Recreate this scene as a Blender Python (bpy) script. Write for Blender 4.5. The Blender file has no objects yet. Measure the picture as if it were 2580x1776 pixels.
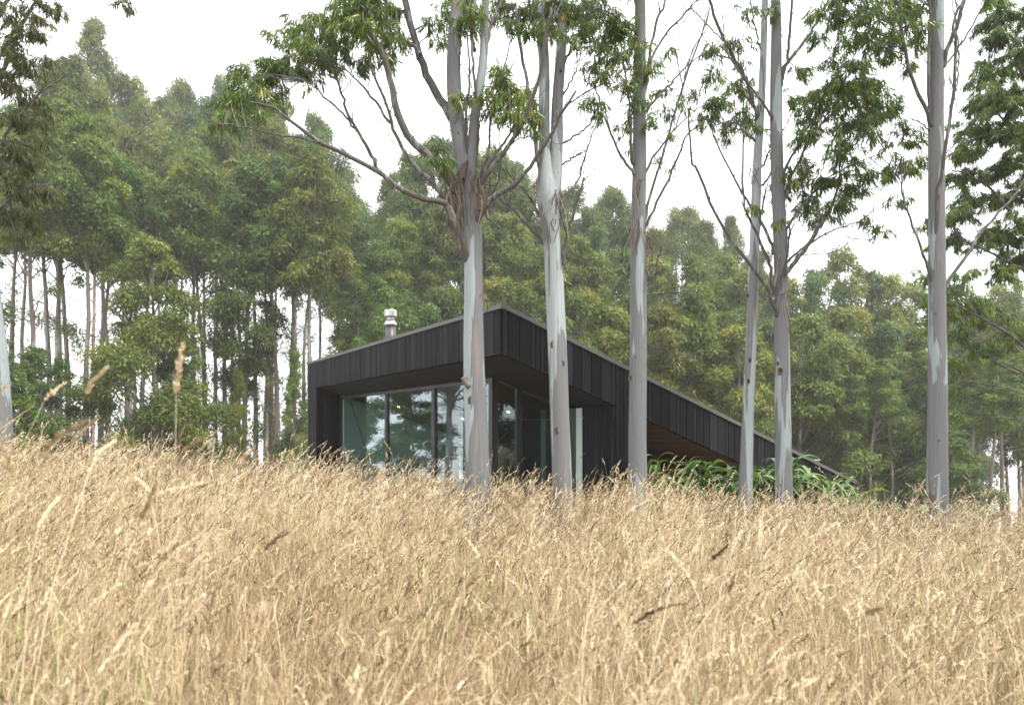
import bpy, math, random
import numpy as np
from mathutils import Vector

# ------------------------------------------------------------------ basics
scene = bpy.context.scene
col = scene.collection
F, CX, HY = 1750.0, 1290.0, 1081.0          # focal length, principal column and horizon row of the photograph
rng = np.random.default_rng(11)
random.seed(11)

def at(px, py, Y):
    return np.array([(px - CX) / F * Y, Y, (HY - py) / F * Y])

def ground_z(x, y):
    x = np.asarray(x, float); y = np.asarray(y, float)
    xs = 16 * np.tanh(x / 16)
    ys = np.where(y < 0, 18 * np.tanh(y / 18), y)
    t = y - 8.45
    fall = 0.24 * (np.sqrt(t * t + 1.0) + t) / 2
    fall = 48 * np.tanh(fall / 48)
    rise = 0.042 * np.minimum(ys, 30)
    bump = 0.035 * np.sin(1.3 * x + 0.7 * y) + 0.03 * np.sin(2.1 * y - 0.9 * x + 1.0) + 0.02 * np.sin(3.3 * x + 2.0)
    return -1.54 + rise - 0.066 * xs - fall + bump

def tag(o, label=None, cat=None, group=None, kind=None):
    if label: o['label'] = label
    if cat: o['category'] = cat
    if group: o['group'] = group
    if kind: o['kind'] = kind
    return o

def empty(name, loc=(0, 0, 0), rz=0.0):
    o = bpy.data.objects.new(name, None)
    o.location = loc; o.rotation_euler = (0, 0, rz)
    o.empty_display_size = 0.3
    col.objects.link(o)
    return o

class MB:
    """collects vertices and faces, then links them as one mesh object"""
    def __init__(s):
        s.v = []; s.f = []; s.t = []; s.tone = []; s.n = 0; s.mi = None
    def add(s, v, faces, totals, tone=0.5):
        v = np.asarray(v, np.float32).reshape(-1, 3)
        s.v.append(v); s.f.append(np.asarray(faces, np.int32).ravel() + s.n)
        s.t.append(np.asarray(totals, np.int32).ravel())
        tn = np.asarray(tone, np.float32)
        s.tone.append(np.broadcast_to(tn, (len(v),)) if tn.ndim == 0 else tn)
        s.n += len(v)
    def box(s, lo, hi, tone=None):
        x0, y0, z0 = lo; x1, y1, z1 = hi
        s.hexa([(x0,y0,z0),(x1,y0,z0),(x1,y1,z0),(x0,y1,z0),(x0,y0,z1),(x1,y0,z1),(x1,y1,z1),(x0,y1,z1)], tone)
    def hexa(s, v, tone=None):
        f = [0,3,2,1, 4,5,6,7, 0,1,5,4, 1,2,6,5, 2,3,7,6, 3,0,4,7]
        s.add(v, f, [4]*6, random.random() if tone is None else tone)
    def tube(s, pts, rad, n=8, tone=0.5, cap=True, wob=0.0):
        pts = np.asarray(pts, float); rad = np.asarray(rad, float)
        k = len(pts)
        tan = np.gradient(pts, axis=0)
        tan /= np.linalg.norm(tan, axis=1)[:, None] + 1e-9
        a = np.array([1.0, 0, 0]) if abs(tan[0, 0]) < 0.8 else np.array([0, 1.0, 0])
        rings = []
        u = a - tan[0] * a.dot(tan[0]); u /= np.linalg.norm(u)
        ang = np.arange(n) * 2 * np.pi / n
        ph = rng.random(3) * 6.28
        for i in range(k):
            u = u - tan[i] * u.dot(tan[i]); u /= np.linalg.norm(u)
            w = np.cross(tan[i], u)
            r = rad[i] * (1 + wob * (np.sin(2 * ang + ph[0] + i * .35) + .6 * np.sin(3 * ang + ph[1] - i * .5)))
            rings.append(pts[i] + (np.cos(ang) * r)[:, None] * u + (np.sin(ang) * r)[:, None] * w)
        v = np.concatenate(rings)
        i = np.arange(k - 1)[:, None] * n; j = np.arange(n)[None]; j2 = (j + 1) % n
        q = np.stack([i + j, i + j2, i + n + j2, i + n + j], -1).reshape(-1, 4)
        fl = q.ravel().tolist(); tot = [4] * len(q)
        if cap:
            fl += list(range(n))[::-1]; tot.append(n)
            fl += [(k - 1) * n + x for x in range(n)]; tot.append(n)
        s.add(v, fl, tot, tone)
    def build(s, name, mat, parent=None, smooth=False, tone=True, link=True):
        v = np.concatenate(s.v); f = np.concatenate(s.f); t = np.concatenate(s.t)
        me = bpy.data.meshes.new(name)
        me.vertices.add(len(v)); me.vertices.foreach_set('co', v.ravel())
        me.loops.add(len(f)); me.loops.foreach_set('vertex_index', f)
        me.polygons.add(len(t))
        st = np.zeros(len(t), np.int32); st[1:] = np.cumsum(t)[:-1]
        me.polygons.foreach_set('loop_start', st)
        me.polygons.foreach_set('loop_total', t)
        me.polygons.foreach_set('use_smooth', np.full(len(t), smooth, bool))
        if tone:
            a = me.attributes.new('tone', 'FLOAT', 'POINT')
            a.data.foreach_set('value', np.concatenate(s.tone).astype(np.float32))
        me.update(calc_edges=True)
        for m_ in (mat if isinstance(mat, tuple) else (mat,)): me.materials.append(m_)
        if s.mi is not None: me.polygons.foreach_set('material_index', s.mi)
        o = bpy.data.objects.new(name, me)
        if parent: o.parent = parent
        if link: col.objects.link(o)
        return o

def spline(pts, n):
    """Catmull-Rom through the points, n samples"""
    p = np.asarray(pts, float)
    if len(p) == 2:
        t = np.linspace(0, 1, n)[:, None]
        return p[0] * (1 - t) + p[1] * t
    p = np.vstack([2 * p[0] - p[1], p, 2 * p[-1] - p[-2]])
    m = len(p) - 3
    out = []
    for x in np.linspace(0, m - 1e-6, n):
        i = int(x); t = x - i
        a, b, c, d = p[i:i + 4]
        out.append(0.5 * ((2 * b) + (c - a) * t + (2 * a - 5 * b + 4 * c - d) * t * t + (3 * b - a - 3 * c + d) * t ** 3))
    return np.array(out)

def unit(a):
    return a / (np.linalg.norm(a, axis=-1, keepdims=True) + 1e-9)

# ------------------------------------------------------------------ materials
def new_mat(name):
    m = bpy.data.materials.new(name); m.use_nodes = True
    nt = m.node_tree
    for n in list(nt.nodes):
        if n.type != 'OUTPUT_MATERIAL': nt.nodes.remove(n)
    return m, nt, nt.nodes['Material Output']

def node(nt, kind, **kw):
    n = nt.nodes.new(kind)
    for k, v in kw.items():
        if k.startswith('i_'):
            key = k[2:]
            n.inputs[int(key) if key.isdigit() else key.replace('_', ' ')].default_value = v
        else: setattr(n, k, v)
    return n

def ramp(nt, stops, fac, interp='LINEAR'):
    r = nt.nodes.new('ShaderNodeValToRGB'); r.color_ramp.interpolation = interp
    e = r.color_ramp.elements
    while len(e) < len(stops): e.new(0.5)
    for k, (p, c) in zip(e, stops):
        k.position = p; k.color = (*c, 1)
    nt.links.new(fac, r.inputs[0])
    return r.outputs[0]

def mixc(nt, fac, a, b, blend='MIX'):
    m = nt.nodes.new('ShaderNodeMix'); m.data_type = 'RGBA'; m.blend_type = blend
    for s, v in ((0, fac), (6, a), (7, b)):
        if isinstance(v, (float, int)): m.inputs[s].default_value = v
        elif isinstance(v, tuple): m.inputs[s].default_value = (*v, 1)
        else: nt.links.new(v, m.inputs[s])
    return m.outputs[2]

def noise(nt, vec, scale, detail=4, rough=0.55, dist=0.0):
    n = node(nt, 'ShaderNodeTexNoise', i_Scale=scale, i_Detail=detail, i_Roughness=rough, i_Distortion=dist)
    if vec is not None: nt.links.new(vec, n.inputs['Vector'])
    return n.outputs[0]

def coords(nt, scale=(1, 1, 1), out='Object'):
    tc = nt.nodes.new('ShaderNodeTexCoord')
    mp = node(nt, 'ShaderNodeMapping'); mp.inputs['Scale'].default_value = scale
    nt.links.new(tc.outputs[out], mp.inputs[0])
    return mp.outputs[0]

def attr(nt, name='tone'):
    a = nt.nodes.new('ShaderNodeAttribute'); a.attribute_name = name
    return a.outputs['Fac']

def mat_leaf(name, stops, trans=0.3, rough=0.5, objvar=0.0, spec=0.35):
    m, nt, out = new_mat(name)
    c = ramp(nt, stops, attr(nt))
    if objvar:
        oi = nt.nodes.new('ShaderNodeObjectInfo')
        hs = node(nt, 'ShaderNodeHueSaturation')
        mr = node(nt, 'ShaderNodeMapRange'); mr.inputs[3].default_value = 1 - objvar; mr.inputs[4].default_value = 1 + objvar
        nt.links.new(oi.outputs['Random'], mr.inputs[0]); nt.links.new(mr.outputs[0], hs.inputs['Value'])
        mr2 = node(nt, 'ShaderNodeMapRange'); mr2.inputs[3].default_value = 0.475; mr2.inputs[4].default_value = 0.515
        mm = node(nt, 'ShaderNodeMath', operation='FRACT')
        m7 = node(nt, 'ShaderNodeMath', operation='MULTIPLY', i_1=7.31)
        nt.links.new(oi.outputs['Random'], m7.inputs[0]); nt.links.new(m7.outputs[0], mm.inputs[0])
        nt.links.new(mm.outputs[0], mr2.inputs[0]); nt.links.new(mr2.outputs[0], hs.inputs['Hue'])
        nt.links.new(c, hs.inputs['Color']); c = hs.outputs[0]
    b = node(nt, 'ShaderNodeBsdfPrincipled', i_Roughness=rough)
    b.inputs['Specular IOR Level'].default_value = spec
    nt.links.new(c, b.inputs['Base Color'])
    tr = nt.nodes.new('ShaderNodeBsdfTranslucent')
    tc = mixc(nt, 1.0, c, (1.25, 1.3, 0.7), 'MULTIPLY')
    nt.links.new(tc, tr.inputs[0])
    mx = node(nt, 'ShaderNodeMixShader'); mx.inputs[0].default_value = trans
    nt.links.new(b.outputs[0], mx.inputs[1]); nt.links.new(tr.outputs[0], mx.inputs[2])
    nt.links.new(mx.outputs[0], out.inputs[0])
    return m

def mat_bark(name, base, pale, tan, dark, zs=0.5, xs=5.0, seed=0.0, amount=0.5):
    """smooth gum bark: a grey skin peeled off in long pale patches, fine vertical streaks, scars"""
    m, nt, out = new_mat(name)
    tc = nt.nodes.new('ShaderNodeTexCoord')
    oi = nt.nodes.new('ShaderNodeObjectInfo')
    off = node(nt, 'ShaderNodeVectorMath', operation='SCALE'); off.inputs[0].default_value = (31.0, 17.0, 53.0)
    nt.links.new(oi.outputs['Random'], off.inputs['Scale'])
    ad = node(nt, 'ShaderNodeVectorMath', operation='ADD'); nt.links.new(tc.outputs['Object'], ad.inputs[0]); nt.links.new(off.outputs[0], ad.inputs[1])
    def mp(sc):
        q = node(nt, 'ShaderNodeMapping'); q.inputs['Scale'].default_value = sc; q.inputs['Location'].default_value = (seed, seed * 1.7, seed * 0.6)
        nt.links.new(ad.outputs[0], q.inputs[0]); return q.outputs[0]
    big = noise(nt, mp((xs, xs, zs)), 1.0, 3.5, 0.5, 0.6)
    fine = noise(nt, mp((55, 55, 1.0)), 1.0, 5, 0.7, 0.25)
    mid = noise(nt, mp((xs * 1.9, xs * 1.9, zs * 1.6)), 1.0, 3, 0.5, 0.8)
    speck = noise(nt, mp((34, 34, 9)), 1.0, 2, 0.5)
    c = ramp(nt, [(0.25, tuple(x * .78 for x in base)), (.75, tuple(x * 1.25 for x in base))], fine)
    patch = ramp(nt, [(amount - .006, (0, 0, 0)), (amount + .006, (1, 1, 1))], big)
    pc = ramp(nt, [(0.3, tuple(x * .76 for x in pale)), (0.7, tuple(x * 1.08 for x in pale))], fine)
    c = mixc(nt, patch, c, pc)
    tp = ramp(nt, [(.675, (0, 0, 0)), (.69, (1, 1, 1))], mid)
    c = mixc(nt, tp, c, tan)
    st = ramp(nt, [(.66, (0, 0, 0)), (.73, (1, 1, 1))], fine)
    c = mixc(nt, st, c, dark)
    sp = ramp(nt, [(.72, (0, 0, 0)), (.76, (1, 1, 1))], speck)
    c = mixc(nt, sp, c, tuple(x * .8 for x in dark))
    b = node(nt, 'ShaderNodeBsdfPrincipled', i_Roughness=0.75)
    b.inputs['Specular IOR Level'].default_value = 0.2
    nt.links.new(c, b.inputs['Base Color'])
    bp = node(nt, 'ShaderNodeBump', i_Strength=0.8, i_Distance=0.008)
    hsum = node(nt, 'ShaderNodeMath', operation='SUBTRACT')
    nt.links.new(fine, hsum.inputs[0]); nt.links.new(patch, hsum.inputs[1])
    nt.links.new(hsum.outputs[0], bp.inputs['Height']); nt.links.new(bp.outputs[0], b.inputs['Normal'])
    nt.links.new(b.outputs[0], out.inputs[0])
    return m

def mat_tone(name, stops, rough=0.7, sc=(1, 1, 1), nscale=8.0, namp=0.25, spec=0.3, metal=0.0, trans=0.0):
    m, nt, out = new_mat(name)
    c = ramp(nt, stops, attr(nt))
    nz = noise(nt, coords(nt, sc), nscale, 4)
    k = ramp(nt, [(0.2, (1 - namp,) * 3), (0.8, (1 + namp,) * 3)], nz)
    c = mixc(nt, 1.0, c, k, 'MULTIPLY')
    b = node(nt, 'ShaderNodeBsdfPrincipled', i_Roughness=rough, i_Metallic=metal)
    b.inputs['Specular IOR Level'].default_value = spec
    nt.links.new(c, b.inputs['Base Color'])
    if trans:
        tr = nt.nodes.new('ShaderNodeBsdfTranslucent'); nt.links.new(c, tr.inputs[0])
        mx = node(nt, 'ShaderNodeMixShader'); mx.inputs[0].default_value = trans
        nt.links.new(b.outputs[0], mx.inputs[1]); nt.links.new(tr.outputs[0], mx.inputs[2])
        nt.links.new(mx.outputs[0], out.inputs[0])
    else:
        nt.links.new(b.outputs[0], out.inputs[0])
    return m

LEAF_NEAR = mat_leaf('gum_leaf', [(0, (.038, .072, .020)), (.45, (.095, .160, .031)), (.8, (.185, .250, .042)), (.95, (.31, .34, .055)), (1, (.34, .24, .06))], 0.42, 0.36, spec=.6)
LEAF_OLIVE = mat_leaf('olive_gum_leaf', [(0, (.032, .044, .016)), (.5, (.075, .095, .026)), (.85, (.14, .15, .036)), (1, (.22, .13, .05))], 0.4, 0.42, spec=.4)
LEAF_FAR = mat_leaf('plantation_leaf', [(0, (.034, .070, .018)), (.5, (.082, .142, .026)), (.85, (.160, .220, .034)), (1, (.25, .245, .05))], 0.3, 0.5, objvar=.22)
LEAF_FAR_Y = mat_leaf('plantation_leaf_yellow', [(0, (.048, .080, .017)), (.5, (.115, .162, .025)), (.85, (.215, .235, .032)), (1, (.32, .265, .05))], 0.3, 0.5, objvar=.22)
LEAF_STRAP = mat_leaf('strap_leaf', [(0, (.045, .10, .022)), (.6, (.105, .205, .045)), (1, (.23, .31, .085))], 0.3, 0.35, spec=.5)
BARK = mat_bark('gum_bark', (.155, .161, .167), (.31, .355, .365), (.21, .18, .16), (.10, .07, .052), seed=2.0, amount=.56)
BARK_PALE = mat_bark('pale_gum_bark', (.168, .172, .178), (.345, .385, .395), (.225, .20, .175), (.10, .07, .052), seed=9.0, amount=.5)
BARK_FAR = mat_bark('plantation_bark', (.17, .15, .13), (.33, .32, .29), (.22, .17, .12), (.07, .055, .04), zs=.25, xs=3.0, seed=5.0, amount=.55)
LIMB = mat_bark('limb_bark', (.095, .088, .082), (.20, .215, .205), (.11, .085, .065), (.045, .035, .028), zs=2.0, xs=14, seed=4.0, amount=.57)
STRIP = mat_tone('bark_ribbon', [(0, (.06, .040, .030)), (.6, (.15, .105, .078)), (1, (.26, .21, .17))], .8, (20, 20, 2), 3, .25)
KNOT = mat_tone('knot_wood', [(0, (.02, .014, .011)), (.5, (.07, .05, .038)), (1, (.19, .168, .15))], .8, (1, 1, 1), 30, .3)

STRAW = mat_tone('dry_straw', [(0, (.11, .078, .042)), (.3, (.40, .30, .175)), (.7, (.68, .56, .37)), (.93, (.81, .72, .545)), (.94, (.17, .23, .05)), (1, (.30, .35, .10))], .6, (1, 1, 1), 0.8, .10, spec=.3, trans=.10)

def mat_ground():
    m, nt, out = new_mat('straw_litter')
    v = coords(nt)
    n1 = noise(nt, v, 1.2, 6, .6); n2 = noise(nt, v, 30, 4, .6)
    c = ramp(nt, [(.3, (.09, .06, .032)), (.55, (.17, .12, .066)), (.75, (.12, .11, .04))], n1)
    c = mixc(nt, ramp(nt, [(.35, (0, 0, 0)), (.65, (.7, .7, .7))], n2), c, (.22, .16, .095))
    b = node(nt, 'ShaderNodeBsdfPrincipled', i_Roughness=0.95); nt.links.new(c, b.inputs['Base Color'])
    b.inputs['Specular IOR Level'].default_value = .1
    nt.links.new(b.outputs[0], out.inputs[0]); return m
GROUND = mat_ground()

def mat_clad():
    m, nt, out = new_mat('black_stained_timber')
    c = ramp(nt, [(0, (.005, .0051, .0062)), (.35, (.0092, .0090, .0110)), (.7, (.0128, .0138, .0178)), (1, (.022, .0235, .030))], attr(nt))
    g = noise(nt, coords(nt, (60, 60, 1.1)), 1.0, 5, .6, .4)
    c = mixc(nt, 1.0, c, ramp(nt, [(.25, (.72, .70, .70)), (.75, (1.3, 1.28, 1.26))], g), 'MULTIPLY')
    b = node(nt, 'ShaderNodeBsdfPrincipled', i_Roughness=0.58); nt.links.new(c, b.inputs['Base Color'])
    b.inputs['Specular IOR Level'].default_value = .12
    bp = node(nt, 'ShaderNodeBump', i_Strength=0.35, i_Distance=0.003); nt.links.new(g, bp.inputs['Height'])
    nt.links.new(bp.outputs[0], b.inputs['Normal'])
    nt.links.new(b.outputs[0], out.inputs[0]); return m
CLAD = mat_clad()
GAP = mat_tone('black_backing', [(0, (.006, .006, .006)), (1, (.008, .008, .008))], .9)
SOFF = mat_tone('black_soffit_board', [(0, (.012, .011, .011)), (1, (.02, .019, .019))], .7, (1, 12, 1), 3, .2)
CAPM = mat_tone('grey_roof_flashing', [(0, (.085, .088, .094)), (1, (.115, .118, .126))], .45, (1, 1, 1), 5, .12, spec=.5)
ROOFM = mat_tone('grey_roof_sheet', [(0, (.08, .083, .09)), (1, (.10, .103, .11))], .5, (1, 1, 1), 4, .1)
FRAME = mat_tone('dark_window_frame', [(0, (.012, .014, .017)), (1, (.018, .021, .026))], .38, (1, 1, 1), 5, .1, spec=.5)
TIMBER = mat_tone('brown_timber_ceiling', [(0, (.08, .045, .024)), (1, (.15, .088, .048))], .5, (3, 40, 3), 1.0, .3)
PLASTER = mat_tone('pale_plaster', [(0, (.52, .60, .58)), (1, (.55, .63, .61))], .9, (1, 1, 1), 6, .03)
FLOORM = mat_tone('concrete_floor', [(0, (.22, .22, .21)), (1, (.26, .26, .25))], .4, (1, 1, 1), 4, .12)
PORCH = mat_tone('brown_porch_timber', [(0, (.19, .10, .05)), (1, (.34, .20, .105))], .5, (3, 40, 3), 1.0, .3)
STEEL = mat_tone('brushed_steel', [(0, (.42, .42, .42)), (1, (.55, .55, .55))], .32, (1, 1, 30), 4, .15, metal=.9)
PIPE = mat_tone('dark_flue_pipe', [(0, (.05, .053, .058)), (1, (.07, .073, .08))], .4, (1, 1, 20), 4, .1, spec=.5)
ALUM = mat_tone('pale_aluminium', [(0, (.55, .57, .60)), (1, (.6, .62, .65))], .4, (1, 1, 1), 4, .05)

def mat_glass():
    m, nt, out = new_mat('tinted_glass')
    lw = nt.nodes.new('ShaderNodeLayerWeight'); lw.inputs[0].default_value = .5
    p = node(nt, 'ShaderNodeMath', operation='POWER', i_1=4.0); nt.links.new(lw.outputs['Facing'], p.inputs[0])
    k = node(nt, 'ShaderNodeMath', operation='MULTIPLY_ADD', i_1=.95, i_2=.065); nt.links.new(p.outputs[0], k.inputs[0])
    t = nt.nodes.new('ShaderNodeBsdfTransparent'); t.inputs[0].default_value = (.80, .90, .87, 1)
    g = nt.nodes.new('ShaderNodeBsdfGlossy'); g.inputs['Roughness'].default_value = 0.0; g.inputs[0].default_value = (.86, .93, 1, 1)
    mx = nt.nodes.new('ShaderNodeMixShader')
    nt.links.new(k.outputs[0], mx.inputs[0]); nt.links.new(t.outputs[0], mx.inputs[1]); nt.links.new(g.outputs[0], mx.inputs[2])
    nt.links.new(mx.outputs[0], out.inputs[0]); return m
GLASS = mat_glass()

def mat_emit(name, c, s):
    m, nt, out = new_mat(name)
    e = nt.nodes.new('ShaderNodeEmission'); e.inputs[0].default_value = (*c, 1); e.inputs[1].default_value = s
    nt.links.new(e.outputs[0], out.inputs[0]); return m
LAMP = mat_emit('warm_lamp', (1, .78, .45), 4.0)

# ------------------------------------------------------------------ ground, haze, sky, light, camera
def build_ground():
    n = 170
    s = np.linspace(-1, 1, n); g = 230 * np.sign(s) * np.abs(s) ** 2.6
    X, Y = np.meshgrid(g, g + 8)
    Z = ground_z(X, Y)
    v = np.stack([X, Y, Z], -1).reshape(-1, 3)
    i = np.arange(n - 1)[:, None] * n + np.arange(n - 1)[None]
    q = np.stack([i, i + 1, i + n + 1, i + n], -1).reshape(-1, 4)
    b = MB(); b.add(v, q, [4] * len(q))
    o = b.build('ground', GROUND, smooth=True)
    tag(o, 'straw covered hill falling away behind the house', None, None, 'structure')
build_ground()

def build_haze():
    b = MB(); b.box((-250, -240, -52), (250, 260, 42))
    m, nt, out = new_mat('mist')
    pv = nt.nodes.new('ShaderNodeVolumePrincipled')
    pv.inputs['Color'].default_value = (.97, .98, 1, 1)
    pv.inputs['Density'].default_value = 0.00095
    pv.inputs['Anisotropy'].default_value = 0.2
    nt.links.new(pv.outputs[0], out.inputs['Volume'])
    tag(b.build('haze', m), 'thin white mist hanging between the trees', None, None, 'stuff')
build_haze()

SUN_EL, SUN_AZ = math.radians(58), math.radians(118)   # azimuth measured from +Y (view direction) clockwise
w = bpy.data.worlds.new('World'); scene.world = w; w.use_nodes = True
nt = w.node_tree; nt.nodes.clear()
out = nt.nodes.new('ShaderNodeOutputWorld'); bg = nt.nodes.new('ShaderNodeBackground'); bg.inputs[1].default_value = 0.1
sky = nt.nodes.new('ShaderNodeTexSky'); sky.sky_type = 'NISHITA'; sky.sun_disc = False
sky.sun_elevation = SUN_EL; sky.sun_rotation = SUN_AZ; sky.dust_density = 4.0; sky.air_density = 1.0
cl = noise(nt, coords(nt, (1, 1, 2.5), 'Generated'), 2.2, 5, .55)
cc = ramp(nt, [(.3, (.90, .93, .97)), (.7, (1, 1, 1))], cl)
cv = node(nt, 'ShaderNodeVectorMath', operation='SCALE'); cv.inputs['Scale'].default_value = 13.5
nt.links.new(cc, cv.inputs[0])
mc = mixc(nt, 0.86, sky.outputs[0], cv.outputs[0])      # a closed cloud deck over the clear sky
nt.links.new(mc, bg.inputs[0]); nt.links.new(bg.outputs[0], out.inputs[0])

sl = bpy.data.lights.new('sun', 'SUN'); sl.energy = 2.4; sl.angle = math.radians(12); sl.color = (1, .95, .87)
so = bpy.data.objects.new('sun', sl); col.objects.link(so)
d = Vector((math.sin(SUN_AZ) * math.cos(SUN_EL), math.cos(SUN_AZ) * math.cos(SUN_EL), math.sin(SUN_EL)))
so.rotation_euler = d.to_track_quat('Z', 'Y').to_euler(); so.location = (20, -20, 30)

cam = bpy.data.cameras.new('camera'); co = bpy.data.objects.new('camera', cam); col.objects.link(co)
co.location = (0, 0, 0); co.rotation_euler = (math.pi / 2, 0, 0)
cam.sensor_width = 36; cam.lens = 36 * F / 2580; cam.shift_y = (HY - 888) / 2580
cam.clip_start = .05; cam.clip_end = 1500
cam.dof.use_dof = True; cam.dof.focus_distance = 8.3; cam.dof.aperture_fstop = 2.1
scene.camera = co
scene.view_settings.view_transform = 'Standard'; scene.view_settings.look = 'None'
scene.view_settings.exposure = 1.12; scene.view_settings.gamma = 1
cy = scene.cycles
cy.use_denoising = True
try:
    cy.denoiser = 'OPENIMAGEDENOISE'; cy.denoising_input_passes = 'RGB_ALBEDO_NORMAL'
except Exception: pass
cy.max_bounces = 8; cy.diffuse_bounces = 4; cy.glossy_bounces = 4; cy.transmission_bounces = 4; cy.transparent_max_bounces = 16
cy.volume_bounces = 1
cy.caustics_reflective = False; cy.caustics_refractive = False
cy.sample_clamp_indirect = 6

# ------------------------------------------------------------------ house
HC = np.array([-0.137, 9.6]); HA = math.atan2(0.5225, 0.8526)
ER = np.array([math.cos(HA), math.sin(HA)]); EL = np.array([-math.sin(HA), math.cos(HA)])
SL = 0.337                                   # roof falls this much per metre along local x
FLOOR = -1.42
def zc(u): return 1.037 - SL * u             # soffit
def zt(u): return 1.665 - SL * u             # top of the cladding

house = empty('house', (HC[0], HC[1], 0), HA)
tag(house, 'low black timber clad house with sloping roof and glazed corner', 'house')

def widths(total, ch=(.08, .08, .15, .19)):
    out = []; s = 0
    while s < total:
        wd = random.choice(ch); out.append((s, min(s + wd, total))); s += wd
    return out

G = .013
left = MB(); back = MB()
lb_ = widths(8.98, (.10, .12, .16, .2, .2)) + [(a + 8.98, b + 8.98) for a, b in widths(.77)]
for a, b in lb_:
    zb = zc(0) if (a + b) / 2 < 8.98 else FLOOR
    o = random.uniform(0, .006)
    left.box((-.022 - o, a + G / 2, zb), (0, b - G / 2, zt(0)))
left.build('street_cladding', CLAD, house).name = 'fascia_cladding'
back.box((.001, .03, zc(0) + .004), (.05, 9.73, zt(0) - .004)); back.box((.001, 8.99, FLOOR), (.05, 9.73, zc(0) - .002))
right = MB()
rb_ = widths(2.01) + [(a + 2.01, b + 2.01) for a, b in widths(.5)] + [(a + 2.51, b + 2.51) for a, b in widths(5.59)]
for a, b in rb_:
    m_ = (a + b) / 2
    low = FLOOR - 1 if 2.01 < m_ < 2.52 or m_ > 5.9 else None
    o = random.uniform(0, .006); a2, b2 = a + G / 2, b - G / 2
    za, zb = (zc(a2), zc(b2)) if low is None else (min(low, zc(a2)), min(low, zc(b2)))
    right.hexa([(a2, -.022 - o, za), (b2, -.022 - o, zb), (b2, 0, zb), (a2, 0, za),
                (a2, -.022 - o, zt(a2)), (b2, -.022 - o, zt(b2)), (b2, 0, zt(b2)), (a2, 0, zt(a2))])
right.build('fascia_cladding', CLAD, house)
def slope_box(mb, u0, u1, v0, v1, zlo, zhi):
    mb.hexa([(u0, v0, zlo(u0)), (u1, v0, zlo(u1)), (u1, v1, zlo(u1)), (u0, v1, zlo(u0)),
             (u0, v0, zhi(u0)), (u1, v0, zhi(u1)), (u1, v1, zhi(u1)), (u0, v1, zhi(u0))])
slope_box(back, .06, 8.1, .001, .05, lambda u: zc(u) + .004, lambda u: zt(u) - .004)
back.box((2.02, .001, FLOOR), (2.51, .05, zc(2.51) - .002))
back.build('wall_backing', GAP, house)
# piers: the cladding turns into both recesses
jl = MB()
for a, b in widths(.56):
    jl.box((a + G / 2 + .002, 8.98, FLOOR), (b - G / 2, 9.0, zc(b) - .004))
jl.build('jamb_cladding', CLAD, house)
jr = MB()
for a, b in widths(.75):
    jr.box((1.988, a + .004, FLOOR), (2.01, b - G / 2 + .002, zc(2.01) - .006))
jr.build('jamb_cladding', CLAD, house)
jb = MB(); jb.hexa([(.052, 9.003, FLOOR), (.62, 9.003, FLOOR), (.62, 9.06, FLOOR), (.052, 9.06, FLOOR), (.052, 9.003, zc(.052) + .06), (.62, 9.003, zc(.62) + .06), (.62, 9.06, zc(.62) + .06), (.052, 9.06, zc(.052) + .06)]); jb.build('wall_backing', GAP, house)
pw = MB(); pw.box((2.013, .053, FLOOR), (2.5, 4.6, zc(2.5) - .03)); pw.build('wall', GAP, house)
# roof plate, soffit, flashing
rf = MB(); slope_box(rf, .03, 8.1, .03, 9.72, lambda u: zt(u) - .22, lambda u: zt(u) + .03); rf.build('roof', ROOFM, house)
sf = MB()
slope_box(sf, .055, .58, .055, 8.97, lambda u: zc(u) + .006, lambda u: zc(u) + .05)
slope_box(sf, .585, 2.0, .055, 1.30, lambda u: zc(u) + .006, lambda u: zc(u) + .05)
sf.build('soffit', SOFF, house)
cp = MB()
cp.box((-.05, -.05, zt(0) - .005), (.02, 9.86, zt(0) + .055), .6)
slope_box(cp, .022, 8.15, -.05, .02, lambda u: zt(u) - .005, lambda u: zt(u) + .055)
cp.build('roof_flashing', CAPM, house)
# interior ceiling in timber boards, floor, walls
ce = MB()
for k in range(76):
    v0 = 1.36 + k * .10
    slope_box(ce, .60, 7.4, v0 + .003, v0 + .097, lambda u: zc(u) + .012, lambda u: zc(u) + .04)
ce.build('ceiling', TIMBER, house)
po = MB()
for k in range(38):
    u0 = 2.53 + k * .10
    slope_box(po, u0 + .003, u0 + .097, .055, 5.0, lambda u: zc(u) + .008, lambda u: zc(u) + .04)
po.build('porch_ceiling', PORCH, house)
pb = MB()
for k in range(40):
    u0 = 2.53 + k * .10
    pb.box((u0 + .003, 5.0, FLOOR - 1.2), (u0 + .097, 5.03, max(zc(u0 + .1) - .002, FLOOR - 1.1)))
pb.build('porch_wall', CLAD, house)
fl = MB(); fl.box((.2, .2, FLOOR - .6), (8.2, 9.6, FLOOR)); fl.build('floor_slab', FLOORM, house)
iw = MB()
iw.hexa([(.62, 8.86, FLOOR + .002), (3.74, 8.86, FLOOR + .002), (3.74, 8.97, FLOOR + .002), (.62, 8.97, FLOOR + .002),
         (.62, 8.86, zc(.62) + .008), (3.74, 8.86, zc(3.74) + .008), (3.74, 8.97, zc(3.74) + .008), (.62, 8.97, zc(.62) + .008)])
iw.build('interior_wall', PLASTER, house)
bw = MB(); bw.box((6.6, 1.36, FLOOR + .002), (6.7, 9.0, zc(6.7))) ; bw.box((2.503, 4.61, FLOOR + .002), (2.56, 4.7, zc(2.56))); bw.build('interior_wall', PLASTER, house)
ks = MB(); ks.box((1.45, .76, FLOOR), (2.0, .80, zc(2.0) - .01))
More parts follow.
